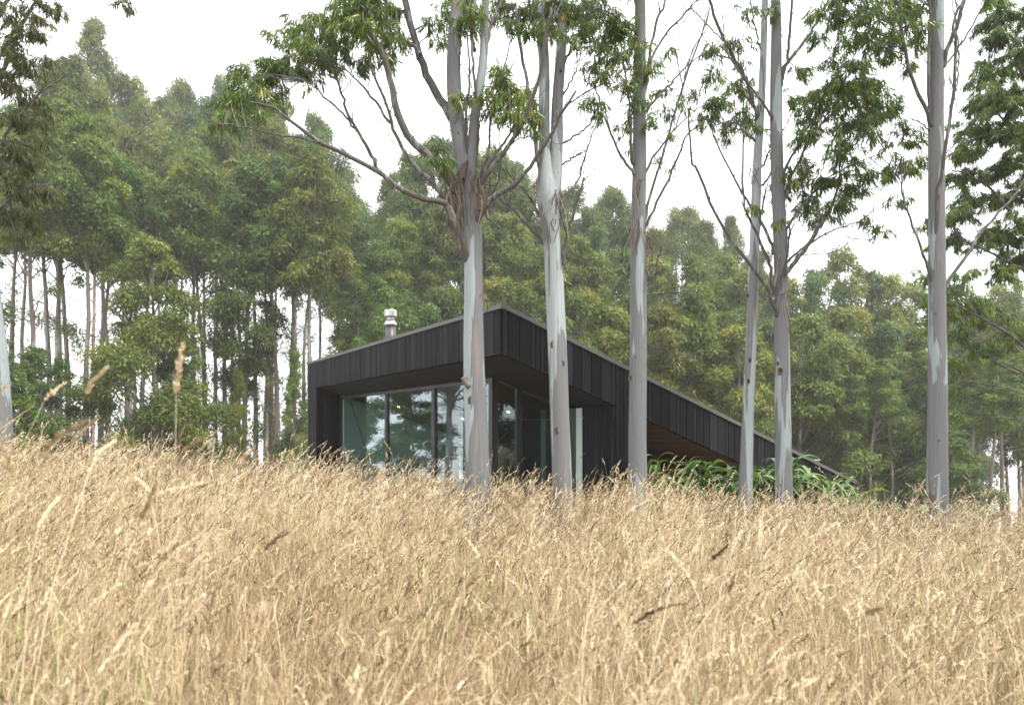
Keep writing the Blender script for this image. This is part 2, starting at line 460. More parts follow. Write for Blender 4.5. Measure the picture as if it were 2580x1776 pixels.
# window walls
def window(name, frames, pane_lo, pane_hi, slope_pane=False):
    f = MB()
    for lo, hi in frames: f.box(lo, hi)
    o = f.build('window', FRAME, house)
    p = MB()
    if slope_pane:
        u0, v0, z0 = pane_lo; u1, v1, _ = pane_hi
        p.hexa([(u0, v0, z0), (u1, v0, z0), (u1, v1, z0), (u0, v1, z0), (u0, v0, zc(u0) - .03), (u1, v0, zc(u1) - .03), (u1, v1, zc(u1) - .03), (u0, v1, zc(u0) - .03)])
    else: p.box(pane_lo, pane_hi)
    p.build('pane', GLASS, o)
    return o
U0 = .585
zh = zc(.66) - .002
vs = [1.36, 3.50, 5.88, 8.978]
for i in range(3):
    a, b = vs[i], vs[i + 1]
    e0 = .07 if i else .05
    window('window', [((U0, a + .001, FLOOR), (U0 + .07, a + e0, zh)), ((U0, b - .06, FLOOR), (U0 + .07, b - .001, zh)),
                      ((U0, a + e0, zh - .055), (U0 + .07, b - .06, zh)), ((U0, a + e0, FLOOR), (U0 + .07, b - .06, FLOOR + .06))],
           (U0 + .03, a + e0 - .01, FLOOR + .05), (U0 + .042, b - .05, zh - .045))
V0 = 1.33
us = [.66, 1.12, 1.98]
for i in range(2):
    a, b = us[i], us[i + 1]
    w_ = window('window', [((a + .001, V0, FLOOR), (a + .055, V0 + .06, zc(a + .055) - .004)), ((b - .055, V0, FLOOR), (b - .001, V0 + .06, zc(b) - .004)),
                      ((a + .055, V0, FLOOR), (b - .055, V0 + .06, FLOOR + .06))],
           (a + .045, V0 + .025, FLOOR + .05), (b - .045, V0 + .037, 0), True)
cpst = MB(); cpst.box((U0, V0 - .03, FLOOR), (.655, 1.355, zh)); cpst.build('corner_post', FRAME, house)
sp = MB(); sp.box((1.955, .77, FLOOR), (1.975, .915, zc(2.0) - .02)); sp.build('side_panel', PLASTER, house)
sq = MB(); sq.box((1.955, .918, FLOOR), (1.98, 1.325, zc(2.0) - .02)); sq.build('side_frame', FRAME, house)
for (u, v) in ((2.1, 3.3), (2.4, 5.8), (1.5, 7.4), (4.0, 4.6)):
    dl = MB(); t = np.linspace(0, 2 * np.pi, 17)[:-1]; zz = zc(u) - .004
    c = [(u + .03 * math.cos(x), v + .03 * math.sin(x), zz - SL * .03 * math.cos(x)) for x in t] + [(u + .03 * math.cos(x), v + .03 * math.sin(x), zz + .012 - SL * .03 * math.cos(x)) for x in t]
    dl.add(c, list(range(16))[::-1] + sum([[k, (k + 1) % 16, 16 + (k + 1) % 16, 16 + k] for k in range(16)], []), [16] + [4] * 16)
    dl.build('downlight', LAMP, house)
cb = MB(); cb.tube([(.75, 8.75, .74), (1.0, 7.9, FLOOR + .5)], [.008, .008], 6); cb.tube([(.75, 6.05, .70), (1.0, 7.8, FLOOR + .5)], [.008, .008], 6)
cb.build('cable', FRAME, house)
# flue with steel cowl
FW = at(984, 1081, 14.5); fu = (FW[:2] - HC) @ ER; fv = (FW[:2] - HC) @ EL
def lathe(prof, cx, cy, n=20):
    m = MB(); m.tube([(cx, cy, z) for _, z in prof], [r for r, _ in prof], n); return m
ztop = (HY - 781) / F * 14.5; pxm = 14.5 / F
fp = lathe([(13.5 * pxm, zt(fu) - .05), (13.5 * pxm, ztop - 40 * pxm)], fu, fv)
flue = fp.build('chimney', PIPE, house, True)
cw = MB()
prof = [(14, -40), (16.5, -38), (16.5, -35), (13, -30), (9, -26), (9.5, -20), (15, -18.5), (16, -16), (16, -3), (15.2, -1), (9, -.3), (1, 0)]
cw.tube([(fu, fv, ztop + z * pxm) for _, z in prof], [r * pxm for r, _ in prof], 24)
cw.build('cowl', STEEL, flue)
# small aerial fixed on the low end of the roof
aw = at(2050, 1160, 13.6); au = (aw[:2] - HC) @ ER; av = (aw[:2] - HC) @ EL
an = MB(); an.tube([(au - .12, av, aw[2]), (au + .16, av - .02, aw[2] + .006)], [.012, .012], 8); an.tube([(au, av, zt(au)), (au, av, aw[2] + .02)], [.01, .01], 8)
for k in range(5): an.tube([(au - .1 + k * .05, av - .08, aw[2] + .012), (au - .1 + k * .05, av + .08, aw[2] + .012)], [.004, .004], 5)
an.build('aerial', ALUM, house)

# ------------------------------------------------------------------ leaves and trees in front
def leaf_verts(base, tip_dir, nrm, L, W, curve):
    """lanceolate leaves: base point, two pairs, tip -> (N,6,3)"""
    side = unit(np.cross(tip_dir, nrm)); n2 = np.cross(side, tip_dir)
    L = L[:, None]; W = W[:, None]; c = curve[:, None]
    p1 = base + tip_dir * L * .3 + n2 * L * c * .3
    p2 = base + tip_dir * L * .65 + n2 * L * c * .35
    p3 = base + tip_dir * L + n2 * L * c * .0
    fold = n2 * W * .12
    return np.stack([base, p1 - side * W / 2 + fold, p1 + side * W / 2 + fold, p2 - side * W * .42 + fold, p2 + side * W * .42 + fold, p3], 1)
LEAF_F = np.array([0, 1, 2, 1, 3, 4, 2, 3, 5, 4]); LEAF_T = np.array([3, 4, 3])
def add_leaves(mb, base, tip_dir, nrm, L, W, tone):
    N = len(base)
    if N == 0: return
    v = leaf_verts(base, unit(tip_dir), unit(nrm), L, W, rng.normal(0, .25, N))
    f = (LEAF_F[None] + np.arange(N)[:, None] * 6).ravel()
    mb.add(v.reshape(-1, 3), f, np.tile(LEAF_T, N), np.repeat(tone, 6))

def foliage_cluster(mb, tw, c, r, dens, size=1.0, ybias=0.0):
    """sprigs leaving the cluster's heart, each hung with drooping leaves"""
    n_sp = max(6, int(15 * (r / .25)))
    per = max(5, int(3.3 * dens * r * r * 3.14 / n_sp))
    for _ in range(n_sp):
        d = rng.normal(0, 1, 3); d[2] = abs(d[2]) * .7 - .15; d = unit(d)
        st = c + rng.normal(0, r * .25, 3)
        ln = r * rng.uniform(.55, 1.15)
        p = np.array([st + d * ln * t + np.array([0, 0, -.45 * ln * t * t]) for t in np.linspace(0, 1, 5)])
        tw.tube(p, np.linspace(.0035, .0012, 5), 4, .5, False)
        t = rng.beta(1.6, 1.0, per)
        i = np.minimum((t * 4).astype(int), 3); fr = (t * 4 - i)[:, None]
        b = p[i] * (1 - fr) + p[i + 1] * fr + rng.normal(0, .018, (per, 3))
        td = np.array([0, 0, -1.0]) * rng.uniform(.55, 1.5, per)[:, None] + d * .4 + rng.normal(0, .34, (per, 3))
        nm = rng.normal(0, 1, (per, 3)) + np.array([0, 0, .6])
        L = rng.uniform(.07, .15, per) * size; W = L * rng.uniform(.085, .135, per)
        sprig = rng.normal(0, .13)
        add_leaves(mb, b, td, nm, L, W, np.clip(rng.beta(2.2, 2.6, per) + sprig + ybias, 0, 1))

def px_path(pts, Y, dY=0.0, n=14):
    k = len(pts)
    w = [at(p[0], p[1], Y + dY * (i / max(1, k - 1))) for i, p in enumerate(pts)]
    return spline(w, n)

def knot(root, px, py, Y, r, stub=False):
    m = MB(); p = at(px, py, Y)
    a = np.linspace(0, 2 * np.pi, 15)[:-1]
    prof = [(1.25, .035, .9), (1.05, -.01, .8), (.8, -.03, .55), (.55, -.022, .2), (.3, -.002, 0.05), (.12, .004, 0)]
    v = []; tn = []
    for rr, dy, t in prof:
        j = 1 + .1 * np.sin(3 * a + rr * 7) + .06 * np.sin(5 * a)
        v += [(p[0] + r * rr * math.cos(x) * q * .85, p[1] + dy * r * 10 * .25, p[2] + r * rr * math.sin(x) * q * 1.15) for x, q in zip(a, j)]; tn += [t] * 14
    f = []; 
    for k in range(5):
        for j in range(14): f += [k * 14 + j, k * 14 + (j + 1) % 14, (k + 1) * 14 + (j + 1) % 14, (k + 1) * 14 + j]
    f += [70 + j for j in range(14)]
    m.add(v, f, [4] * 70 + [14], np.array(tn))
    o = m.build('knot', KNOT, root, True)
    return o

def ribbons(mb, c, n, length, spread, Y):
    for _ in range(n):
        p0 = c + np.array([rng.normal(0, spread), rng.normal(-.06, .07), rng.normal(0, spread * .8)])
        L = length * rng.uniform(.3, 1.0); dx = rng.normal(0, .16 if length < 1.2 else .03); dy = rng.normal(-.03, .06)
        k = 7; t = np.linspace(0, 1, k)
        q = p0 + np.stack([dx * L * t + .02 * np.sin(t * 5 + rng.random() * 6), dy * L * t, -L * t + .1 * L * np.sin(t * 3.1)], -1)
        w_ = rng.uniform(.005, .016) if length < 1.2 else .008; s = unit(np.array([rng.normal(), rng.normal() * .6, 0.1]))
        v = np.stack([q - s * w_ / 2, q + s * w_ / 2 + np.array([0, .004, 0])], 1).reshape(-1, 3)
        f = np.array([[2*i, 2*i+1, 2*i+3, 2*i+2] for i in range(k - 1)])
        mb.add(v, f, [4] * (k - 1), rng.random())

def front_tree(label, Y, trunk, limbs, clusters, bark=BARK, leaf=LEAF_NEAR, stems=(), twigs=1.0, knots=(), strips=(), extra=(), dens=900, size=1.0, group='pale gum trees along the crest'):
    bx, by, bw = trunk[0]
    b3 = at(bx, by, Y); gz = float(ground_z(b3[0], b3[1]))
    root = empty('gum_tree', (0, 0, 0))
    tag(root, label, 'tree', group)
    base = np.array([b3[0], Y, gz])
    def loc(p): return np.asarray(p) - base
    root.location = base
    # trunk (with its forked leaders)
    m = MB()
    pts = [np.array([b3[0] - .01, Y, gz - .15])] + [at(x, y, Y) for x, y, _ in trunk]
    rad = [trunk[0][2] / 2 / F * Y * 1.3] + [w_ / 2 / F * Y for _, _, w_ in trunk]
    n = 46
    m.tube(loc(spline(pts, n)), np.interp(np.linspace(0, 1, n), np.linspace(0, 1, len(rad)), rad), 20, .5, True, .025)
    for (st, dy) in stems:
        q = [at(x, y, Y + dy * i / (len(st) - 1)) for i, (x, y, _) in enumerate(st)]
        m.tube(loc(spline(q, 26)), np.interp(np.linspace(0, 1, 26), np.linspace(0, 1, len(st)), [w_ / 2 / F * Y for *_, w_ in st]), 14, .5, True, .03)
    m.build('trunk', bark, root, True)
    samples = []
    for lb in limbs:
        pts, w0, w1 = lb[0], lb[1], lb[2]; dY = lb[3] if len(lb) > 3 else rng.uniform(-.6, .6)
        p = px_path(pts, Y, dY, 22)
        jag = rng.normal(0, .006, p.shape); jag[0] = 0; p = p + jag
        r = np.linspace(w0, w1, 22) / 2 / F * Y
        lm = MB(); lm.tube(loc(p), r, 9, .5, True, .04)
        samples += list(p[6:])
        nt_ = int(twigs * rng.integers(4, 8))
        for _ in range(nt_):
            i = rng.integers(7, 21); d0 = unit(p[min(i + 1, 21)] - p[i - 1])
            d1 = unit(d0 + rng.normal(0, .55, 3) + np.array([0, 0, .25]))
            L = rng.uniform(.25, .9) * (1 if w0 > 9 else .7); st = p[i]
            tt = np.linspace(0, 1, 7)[:, None]
            q = st + d1 * L * tt + np.cumsum(rng.normal(0, .018, (7, 3)), 0) * tt + np.array([0, 0, .18 * L]) * tt ** 2
            lm.tube(loc(q), np.linspace(min(r[i] * .6, .007), .0018, 7), 5, .5, False)
            for _k in range(rng.integers(0, 3)):
                j = rng.integers(2, 6); d2 = unit(d1 + rng.normal(0, .6, 3)); L2 = L * rng.uniform(.25, .5)
                tq = np.linspace(0, 1, 5)[:, None]
                q2 = q[j] + d2 * L2 * tq + np.cumsum(rng.normal(0, .012, (5, 3)), 0) * tq
                lm.tube(loc(q2), np.linspace(.0028, .0012, 5), 4, .5, False)
        lm.build('limb', LIMB, root, True)
    # crown: twigs and leaves
    tw = MB(); lf = MB()
    S = np.array(samples) if samples else np.array([at(*trunk[-1][:2], Y)])
    for c in list(clusters) + list(extra):
        px, py, r = c[0], c[1], c[2]; yb = c[3] if len(c) > 3 else 0.0
        rm = r / F * Y
        cc_ = at(px, py, Y + rng.uniform(-.5, .5) * (1 if r < 60 else 1.3))
        dd = np.linalg.norm((S - cc_) * np.array([1, .7, 1]), axis=1) + np.where(S[:, 2] > cc_[2] + .1, .5, 0)
        k = int(np.argmin(dd))
        if dd[k] < 2.2:
            s0 = S[k]; mid = (s0 + cc_) / 2 + rng.normal(0, .06, 3)
            q = spline([s0, mid, cc_], 9)
            tw.tube(q - base, np.linspace(.008, .003, 9), 5, .5, False)
        t2, l2 = MB(), MB()
        foliage_cluster(l2, t2, cc_ - base, rm, dens if py > -60 else dens * .45, size if py > -60 else size * 1.5, yb)
        lf.add(np.concatenate(l2.v), np.concatenate(l2.f), np.concatenate(l2.t), np.concatenate(l2.tone))
        tw.add(np.concatenate(t2.v), np.concatenate(t2.f), np.concatenate(t2.t))
    if lf.n:
        nl = sum(len(x) for x in lf.t); ntw = sum(len(x) for x in tw.t)
        lf.add(np.concatenate(tw.v), np.concatenate(tw.f), np.concatenate(tw.t))
        lf.mi = np.concatenate([np.zeros(nl, np.int32), np.ones(ntw, np.int32)])
        lf.build('crown', (leaf, LIMB), root, False)
    for (kx, ky, kr) in knots:
        wd = np.interp(-ky, [-t[1] for t in trunk], [t[2] for t in trunk]); cxk = np.interp(-ky, [-t[1] for t in trunk], [t[0] for t in trunk])
        R = wd / 2; dx = max(-.9, min(.9, (kx - cxk) / R))
        ko = knot(root, kx, ky, Y - R / F * Y * math.sqrt(1 - dx * dx) + .002, kr * .82 / F * Y)
        ko.location = -Vector(base)
    for (sx, sy, ns, ln, sprd) in strips:
        sm = MB(); ribbons(sm, at(sx, sy, Y) - base, ns, ln / F * Y, sprd / F * Y, Y); sm.build('bark_strips', STRIP, root)
    return root

def above(px, n, sp=260, r=70):
    return [(px + random.uniform(-sp, sp), random.uniform(-900, -110), r * random.uniform(.8, 1.3)) for _ in range(n)]

T1 = front_tree('thick forked gum trunk with shaggy bark, in front of the house corner', 8.0,
    [(1203, 1216, 62), (1200, 1100, 58), (1194, 900, 52), (1193, 740, 47), (1192, 640, 46), (1190, 560, 46), (1184, 500, 46), (1172, 430, 44), (1158, 350, 40), (1147, 270, 38), (1143, 180, 36), (1146, 90, 35), (1155, 0, 34), (1158, -120, 32), (1150, -420, 26), (1160, -800, 14)],
    [([(1166, 500), (1142, 470), (1094, 408), (1028, 342), (998, 272), (980, 193), (958, 123), (919, 57), (900, -40)], 25, 9, -.5),
     ([(1140, 300), (1125, 275), (1085, 210), (1054, 127), (1024, 26), (1010, -80), (980, -240)], 24, 14, .5),
     ([(1060, 140), (1050, 122), (1006, 88), (954, 48), (900, 40)], 12, 4, .3),
     ([(1184, 665), (1177, 645), (1150, 570), (1129, 526), (1110, 510), (1072, 504), (1011, 478), (954, 434), (888, 399), (831, 373), (769, 333), (734, 303), (677, 268), (633, 259)], 21, 4, -1.0),
     ([(840, 377), (800, 360), (752, 346), (690, 338), (620, 322), (560, 312), (524, 307)], 6, 2, -.9),
     ([(954, 434), (932, 386), (905, 338), (875, 285), (862, 237), (848, 202), (822, 188)], 11, 3, -.4),
     ([(901, 332), (862, 285), (813, 241), (787, 215), (760, 200)], 7, 2, -.5),
     ([(1150, 535), (1129, 513), (1098, 474), (1059, 434), (1024, 390), (993, 333), (980, 285), (962, 237), (945, 193), (930, 160)], 15, 4, -.7),
     ([(984, 311), (949, 263), (910, 215), (875, 180), (840, 150)], 8, 2, -.3),
     ([(1198, 575), (1206, 550), (1234, 504), (1291, 469), (1335, 421), (1392, 333), (1414, 285), (1450, 230)], 17, 5, -.6),
     ([(1205, 500), (1217, 456), (1261, 395), (1313, 316), (1357, 206), (1370, 123), (1390, 20)], 15, 6, -.5),
     ([(1200, 480), (1240, 400), (1290, 330), (1320, 280)], 9, 4, .4),
     ([(1190, 470), (1180, 380), (1174, 300), (1182, 200), (1178, 90)], 8, 4, -.35), ([(1203, 470), (1228, 390), (1236, 300), (1262, 200), (1290, 90)], 8, 3, -.3),
     ([(1206, 490), (1230, 440), (1270, 380), (1310, 350), (1345, 345)], 6, 2, -.3), ([(1160, 490), (1130, 420), (1100, 380), (1085, 340)], 5, 2, -.4),
     ([(1210, 530), (1250, 470), (1262, 400), (1256, 330)], 6, 2, -.4), ([(1215, 540), (1290, 590), (1330, 560), (1370, 540)], 3, 1.5, -.3),
     ([(1196, 420), (1205, 330), (1198, 240), (1190, 120), (1175, 20)], 10, 5, -.3),
     ([(1215, 160), (1240, 60), (1275, -20)], 9, 6, .3), ([(1195, 130), (1188, 60), (1200, -30)], 8, 6, .2)],
    [(560, 300, 28), (535, 312, 18), (585, 310, 25), (600, 215, 40), (590, 255, 45), (625, 190, 50), (665, 175, 55), (640, 240, 45), (690, 215, 45), (720, 165, 60), (725, 110, 55), (770, 190, 45), (790, 120, 70), (760, 70, 45), (850, 90, 75), (830, 160, 45), (800, 50, 55), (900, 40, 70), (950, 90, 60), (905, 150, 50), (960, 40, 60), (990, 95, 45), (1000, 30, 40), (1015, 90, 25), (975, 155, 28), (860, 20, 60), (930, 0, 50), (650, 285, 35), (615, 285, 40), (690, 265, 28),
     (1265, 190, 40, .08), (1290, 235, 55, .08), (1325, 250, 40, .05), (1240, 240, 38, .1), (1185, 255, 32, .1), (1160, 245, 25, .1), (1335, 300, 38), (1285, 285, 38), (1235, 285, 28), (1345, 325, 26), (1320, 290, 35), (1260, 215, 35, .1),
     (1088, 55, 35), (1130, 40, 42), (1165, 60, 38), (1120, 95, 26), (1098, 102, 18), (1190, 30, 40), (1165, 10, 50), (1150, 100, 22), (1110, 370, 22), (1095, 405, 22), (1120, 400, 20), (1260, 420, 14), (1180, 300, 18)],
    stems=[([(1182, 500, 26), (1186, 439, 26), (1195, 307, 24), (1217, 154, 21), (1223, 0, 19), (1235, -200, 15), (1240, -480, 10)], -.25)],
    knots=[(1186, 1008, 10), (1208, 745, 4)], strips=[(1165, 465, 90, 110, 26), (1185, 440, 50, 70, 26), (1140, 500, 30, 150, 8), (1205, 470, 26, 110, 12), (1143, 545, 1, 420, 2), (1222, 735, 5, 60, 4), (1150, 285, 12, 50, 14)],
    extra=above(1150, 16, 330))
# stub and curled bark on the forked trunk
def stub(root, pts, w0, w1, Y, dY=0):
    m = MB(); b = np.array(root.location); m.tube(px_path(pts, Y, dY, 7) - b, np.linspace(w0, w1, 7) / 2 / F * Y, 10, .8, True, .06); m.build('branch_stub', KNOT, root, True)
stub(T1, [(1182, 975), (1172, 962), (1167, 950)], 16, 12, 7.9)
stub(T1, [(1206, 530), (1212, 515), (1228, 512)], 9, 7, 7.85)
def curl(root, px, py, Y, w_, h_, tilt):
    m = MB(); c = at(px, py, Y) - np.array(root.location); W = w_ / F * Y; H = h_ / F * Y
    k = 12; a = np.linspace(-2.2, 2.0, k); rows = 5; v = []
    for j in range(rows):
        s = j / (rows - 1); rr = W / 2 * (1 - .25 * s)
        for x in a: v.append((c[0] + rr * math.sin(x) + tilt * H * (s - .5), c[1] - rr * math.cos(x) * (1 + .02 * x), c[2] + H * (s - .5) + .12 * H * math.sin(x * 1.3)))
    f = [[j * k + i, j * k + i + 1, (j + 1) * k + i + 1, (j + 1) * k + i] for j in range(rows - 1) for i in range(k - 1)]
    m.add(v, f, [4] * len(f), .22); m.build('bark_curl', STRIP, root, True)
curl(T1, 1166, 434, 7.85, 26, 44, .25)

T2 = front_tree('twin-stemmed gum trunk standing just right of the forked one, before the glazing', 8.6,
    [(1416, 1212, 50), (1411, 1080, 49), (1405, 900, 49), (1399, 760, 47), (1394, 640, 46), (1387, 560, 47), (1380, 500, 58), (1374, 440, 42), (1372, 380, 30), (1371, 300, 29), (1371, 175, 27), (1365, 83, 26), (1356, 0, 25), (1345, -150, 22), (1330, -420, 16), (1340, -700, 9)],
    [([(1402, 700), (1415, 658), (1428, 600), (1442, 548), (1458, 500), (1472, 447)], 12, 5, -.2),
     ([(1405, 575), (1414, 545), (1450, 465), (1477, 386), (1503, 307)], 9, 3, .4),
     ([(1378, 640), (1363, 605), (1297, 535), (1244, 487), (1210, 470)], 9, 3, .3),
     ([(1366, 550), (1350, 526), (1320, 480), (1271, 430), (1240, 410)], 9, 3, .5),
     ([(1366, 450), (1352, 380), (1338, 300), (1328, 219), (1310, 110), (1300, 20)], 12, 6, -.3),
     ([(1408, 300), (1425, 270), (1490, 225), (1560, 205)], 6, 2, .3), ([(1412, 180), (1440, 120), (1470, 70), (1500, 20)], 8, 3, -.3), ([(1400, 430), (1440, 400), (1468, 383)], 6, 3, .2),
     ([(1405, 370), (1480, 320), (1510, 260)], 6, 2, .3), ([(1365, 120), (1340, 60), (1335, 0)], 7, 4, -.3), ([(1420, 240), (1450, 180), (1466, 120)], 5, 2, -.2)],
    [(1300, 30, 55), (1350, 20, 65), (1400, 35, 55), (1440, 30, 55), (1480, 20, 60), (1530, 40, 55), (1575, 65, 45), (1340, 75, 34), (1400, 78, 34), (1470, 85, 45), (1535, 95, 48), (1250, 15, 40), (1280, 75, 28), (1430, 100, 24), (1500, 120, 30)],
    bark=BARK_PALE, stems=[([(1392, 520, 34), (1399, 440, 34), (1403, 340, 32), (1404, 263, 30), (1415, 110, 26), (1419, 0, 24), (1425, -200, 18), (1440, -480, 10)], .15)],
    knots=[(1393, 868, 9), (1416, 915, 9), (1405, 1084, 11)], strips=[(1398, 490, 26, 130, 10), (1388, 560, 10, 90, 8), (1350, 455, 12, 60, 5), (1416, 640, 6, 60, 4)], extra=above(1390, 12, 260))

T3 = front_tree('straight single gum trunk in front of the black pier between openings', 9.0,
    [(1607, 1220, 49), (1606, 1100, 46), (1608, 900, 43), (1609, 700, 39), (1609, 540, 36), (1611, 400, 35), (1611, 250, 33), (1613, 100, 29), (1613, 0, 26), (1612, -300, 22), (1618, -600, 14), (1615, -850, 7)],
    [([(1614, 570), (1626, 544), (1635, 504), (1661, 417), (1683, 351), (1722, 210), (1760, 110), (1790, 20)], 9, 4, .5),
     ([(1616, 590), (1630, 561), (1670, 482), (1705, 403), (1731, 342), (1766, 316)], 9, 3, -.3),
     ([(1618, 455), (1630, 430), (1657, 382), (1696, 333), (1745, 285), (1800, 250)], 8, 2, .4),
     ([(1604, 450), (1591, 430), (1560, 386), (1529, 307), (1507, 246), (1499, 210)], 9, 3, -.4),
     ([(1602, 420), (1591, 395), (1586, 263), (1573, 175)], 9, 4, -.3),
     ([(1616, 250), (1626, 228), (1648, 79), (1679, 0), (1700, -60)], 9, 5, .2), ([(1618, 290), (1680, 220), (1740, 160), (1810, 110)], 7, 2, .2),
     ([(1622, 190), (1668, 100), (1720, 40), (1760, 0)], 7, 3, -.2), ([(1616, 640), (1640, 700), (1662, 640), (1668, 620)], 6, 2, -.3), ([(1620, 742), (1700, 738), (1776, 745)], 4, 1.5, -.3),
     ([(1720, 220), (1745, 130), (1790, 60)], 4, 2, .1), ([(1700, 330), (1720, 250), (1700, 120)], 4, 2, .1)],
    [(1560, 140, 52), (1600, 118, 45), (1622, 170, 38), (1530, 190, 36), (1500, 172, 28), (1590, 215, 36), (1642, 180, 34), (1660, 230, 26), (1680, 285, 30), (1640, 310, 26), (1620, 255, 34), (1590, 300, 22), (1600, 350, 16), (1690, 130, 20), (1692, 338, 16), (1722, 260, 20), (1500, 270, 34), (1480, 250, 20), (1520, 290, 24), (1660, 400, 9), (1690, 420, 10), (1570, 320, 22), (1585, 380, 14)],
    knots=[(1590, 952, 8), (1622, 1070, 4)], strips=[(1606, 560, 26, 100, 14), (1600, 455, 14, 80, 10), (1632, 600, 10, 70, 5), (1590, 350, 1, 60, 6)], extra=above(1610, 10, 230), dens=760)

T4 = front_tree('slimmest pale gum trunk leaning right, over the strap-leaved plants', 9.8,
    [(1877, 1262, 36), (1881, 1150, 31), (1885, 1040, 28), (1893, 850, 27), (1900, 640, 25), (1905, 500, 23), (1909, 395, 21), (1920, 219, 18), (1926, 44, 16), (1930, -100, 15), (1940, -400, 10), (1945, -640, 5)],
    [([(1914, 310), (1898, 260), (1872, 184), (1828, 110), (1793, 22), (1780, -60)], 11, 6, -.3),
     ([(1905, 440), (1930, 400), (1945, 350)], 7, 2, .3), ([(1905, 360), (1870, 330), (1830, 320)], 6, 2, -.2), ([(1908, 480), (1940, 440), (1955, 360), (1990, 300)], 6, 2, .4),
     ([(1900, 720), (1915, 560), (1935, 460)], 5, 3, -.1), ([(1828, 110), (1780, 60), (1740, 20)], 4, 2, .2), ([(1850, 150), (1800, 130), (1750, 60)], 4, 1.5, .2), ([(1922, 150), (1900, 60), (1890, 0)], 5, 3, .1)],
    [(1800, 120, 30), (1860, 108, 34), (1800, 190, 34), (1850, 210, 42), (1880, 240, 34), (1782, 262, 32), (1750, 240, 24), (1792, 290, 38), (1830, 340, 32), (1850, 300, 34), (1882, 288, 38), (1772, 300, 24), (1890, 30, 28), (1942, 30, 24), (1900, 330, 26), (1820, 250, 28), (1870, 160, 24)],
    bark=BARK_PALE, knots=[(1890, 908, 7), (1886, 960, 7), (1884, 745, 5)], strips=[(1898, 430, 8, 70, 5), (1911, 680, 1, 200, 2)], extra=above(1930, 8, 200), dens=760)

T5 = front_tree('grey gum trunk carrying the broadest leafy crown, right beside the slim leaning one', 9.6,
    [(1975, 1256, 44), (1974, 1150, 40), (1972, 1000, 37), (1969, 820, 36), (1968, 700, 34), (1964, 560, 33), (1957, 395, 30), (1955, 220, 28), (1956, 44, 24), (1950, -100, 22), (1945, -400, 15), (1950, -700, 7)],
    [([(1966, 815), (1958, 790), (1942, 754), (1938, 732), (1912, 697), (1872, 640), (1823, 579), (1784, 496), (1758, 430), (1744, 412), (1740, 351), (1735, 272)], 11, 4, -.6),
     ([(1944, 745), (1942, 684), (1929, 640), (1889, 553), (1872, 504), (1872, 351), (1870, 300)], 9, 3, -.5),
     ([(1950, 640), (1942, 614), (1915, 557), (1876, 496), (1841, 430), (1801, 351), (1790, 300)], 9, 3, .4),
     ([(1955, 770), (1969, 697), (1985, 640), (1990, 560)], 8, 4, -.4),
     ([(1974, 715), (1981, 689), (2029, 627), (2065, 570), (2070, 540)], 13, 8, -.4),
     ([(1978, 680), (1986, 658), (2051, 605), (2139, 566), (2200, 560)], 8, 2, .3),
     ([(1968, 460), (1977, 430), (2012, 360), (2075, 263), (2130, 200)], 9, 3, .4),
     ([(1963, 230), (1972, 197), (1986, 132), (1994, 26), (2000, -60)], 9, 5, -.2),
     ([(1965, 195), (1977, 167), (2029, 101), (2069, 39), (2100, -30)], 10, 6, .5),
     ([(1955, 320), (1935, 280), (1906, 237), (1854, 167), (1820, 120)], 7, 3, -.3),
     ([(1968, 520), (2000, 430), (2060, 330), (2080, 300)], 8, 3, -.4), ([(2065, 575), (2110, 480), (2120, 400), (2180, 340)], 7, 3, -.2), ([(2000, 640), (2080, 640), (2140, 610), (2120, 580)], 3, 1.5, .2),
     ([(1968, 600), (2020, 520), (2100, 440), (2230, 380)], 8, 2, .1)],
    [(2100, 190, 58), (2150, 230, 60), (2060, 240, 50), (2200, 215, 42), (2232, 285, 52), (2120, 300, 60), (2050, 300, 50), (2180, 330, 52), (2270, 350, 52), (2300, 405, 44), (2262, 420, 38), (2040, 350, 42), (2000, 430, 42), (2060, 450, 52), (2120, 450, 50), (2180, 435, 34), (1982, 480, 38), (2030, 510, 44), (2100, 520, 44), (2140, 490, 34), (2080, 545, 32), (1962, 470, 24), (2170, 560, 24), (2222, 580, 26), (2262, 500, 24), (1900, 520, 22), (1960, 560, 20), (2110, 370, 42), (2000, 240, 34), (2010, 180, 34), (2160, 170, 40), (1950, 700, 12, .25), (1985, 735, 10, .25), (1932, 720, 10, .25), (2240, 450, 26), (2150, 395, 30), (2220, 250, 44, .08), (2200, 290, 40, .08), (2130, 240, 50, .08)],
    knots=[(1966, 934, 10), (1960, 915, 5), (1979, 978, 4)], strips=[(1955, 640, 10, 90, 8), (1972, 740, 8, 170, 6), (1950, 430, 5, 60, 5)], extra=above(1960, 10, 240), dens=880)

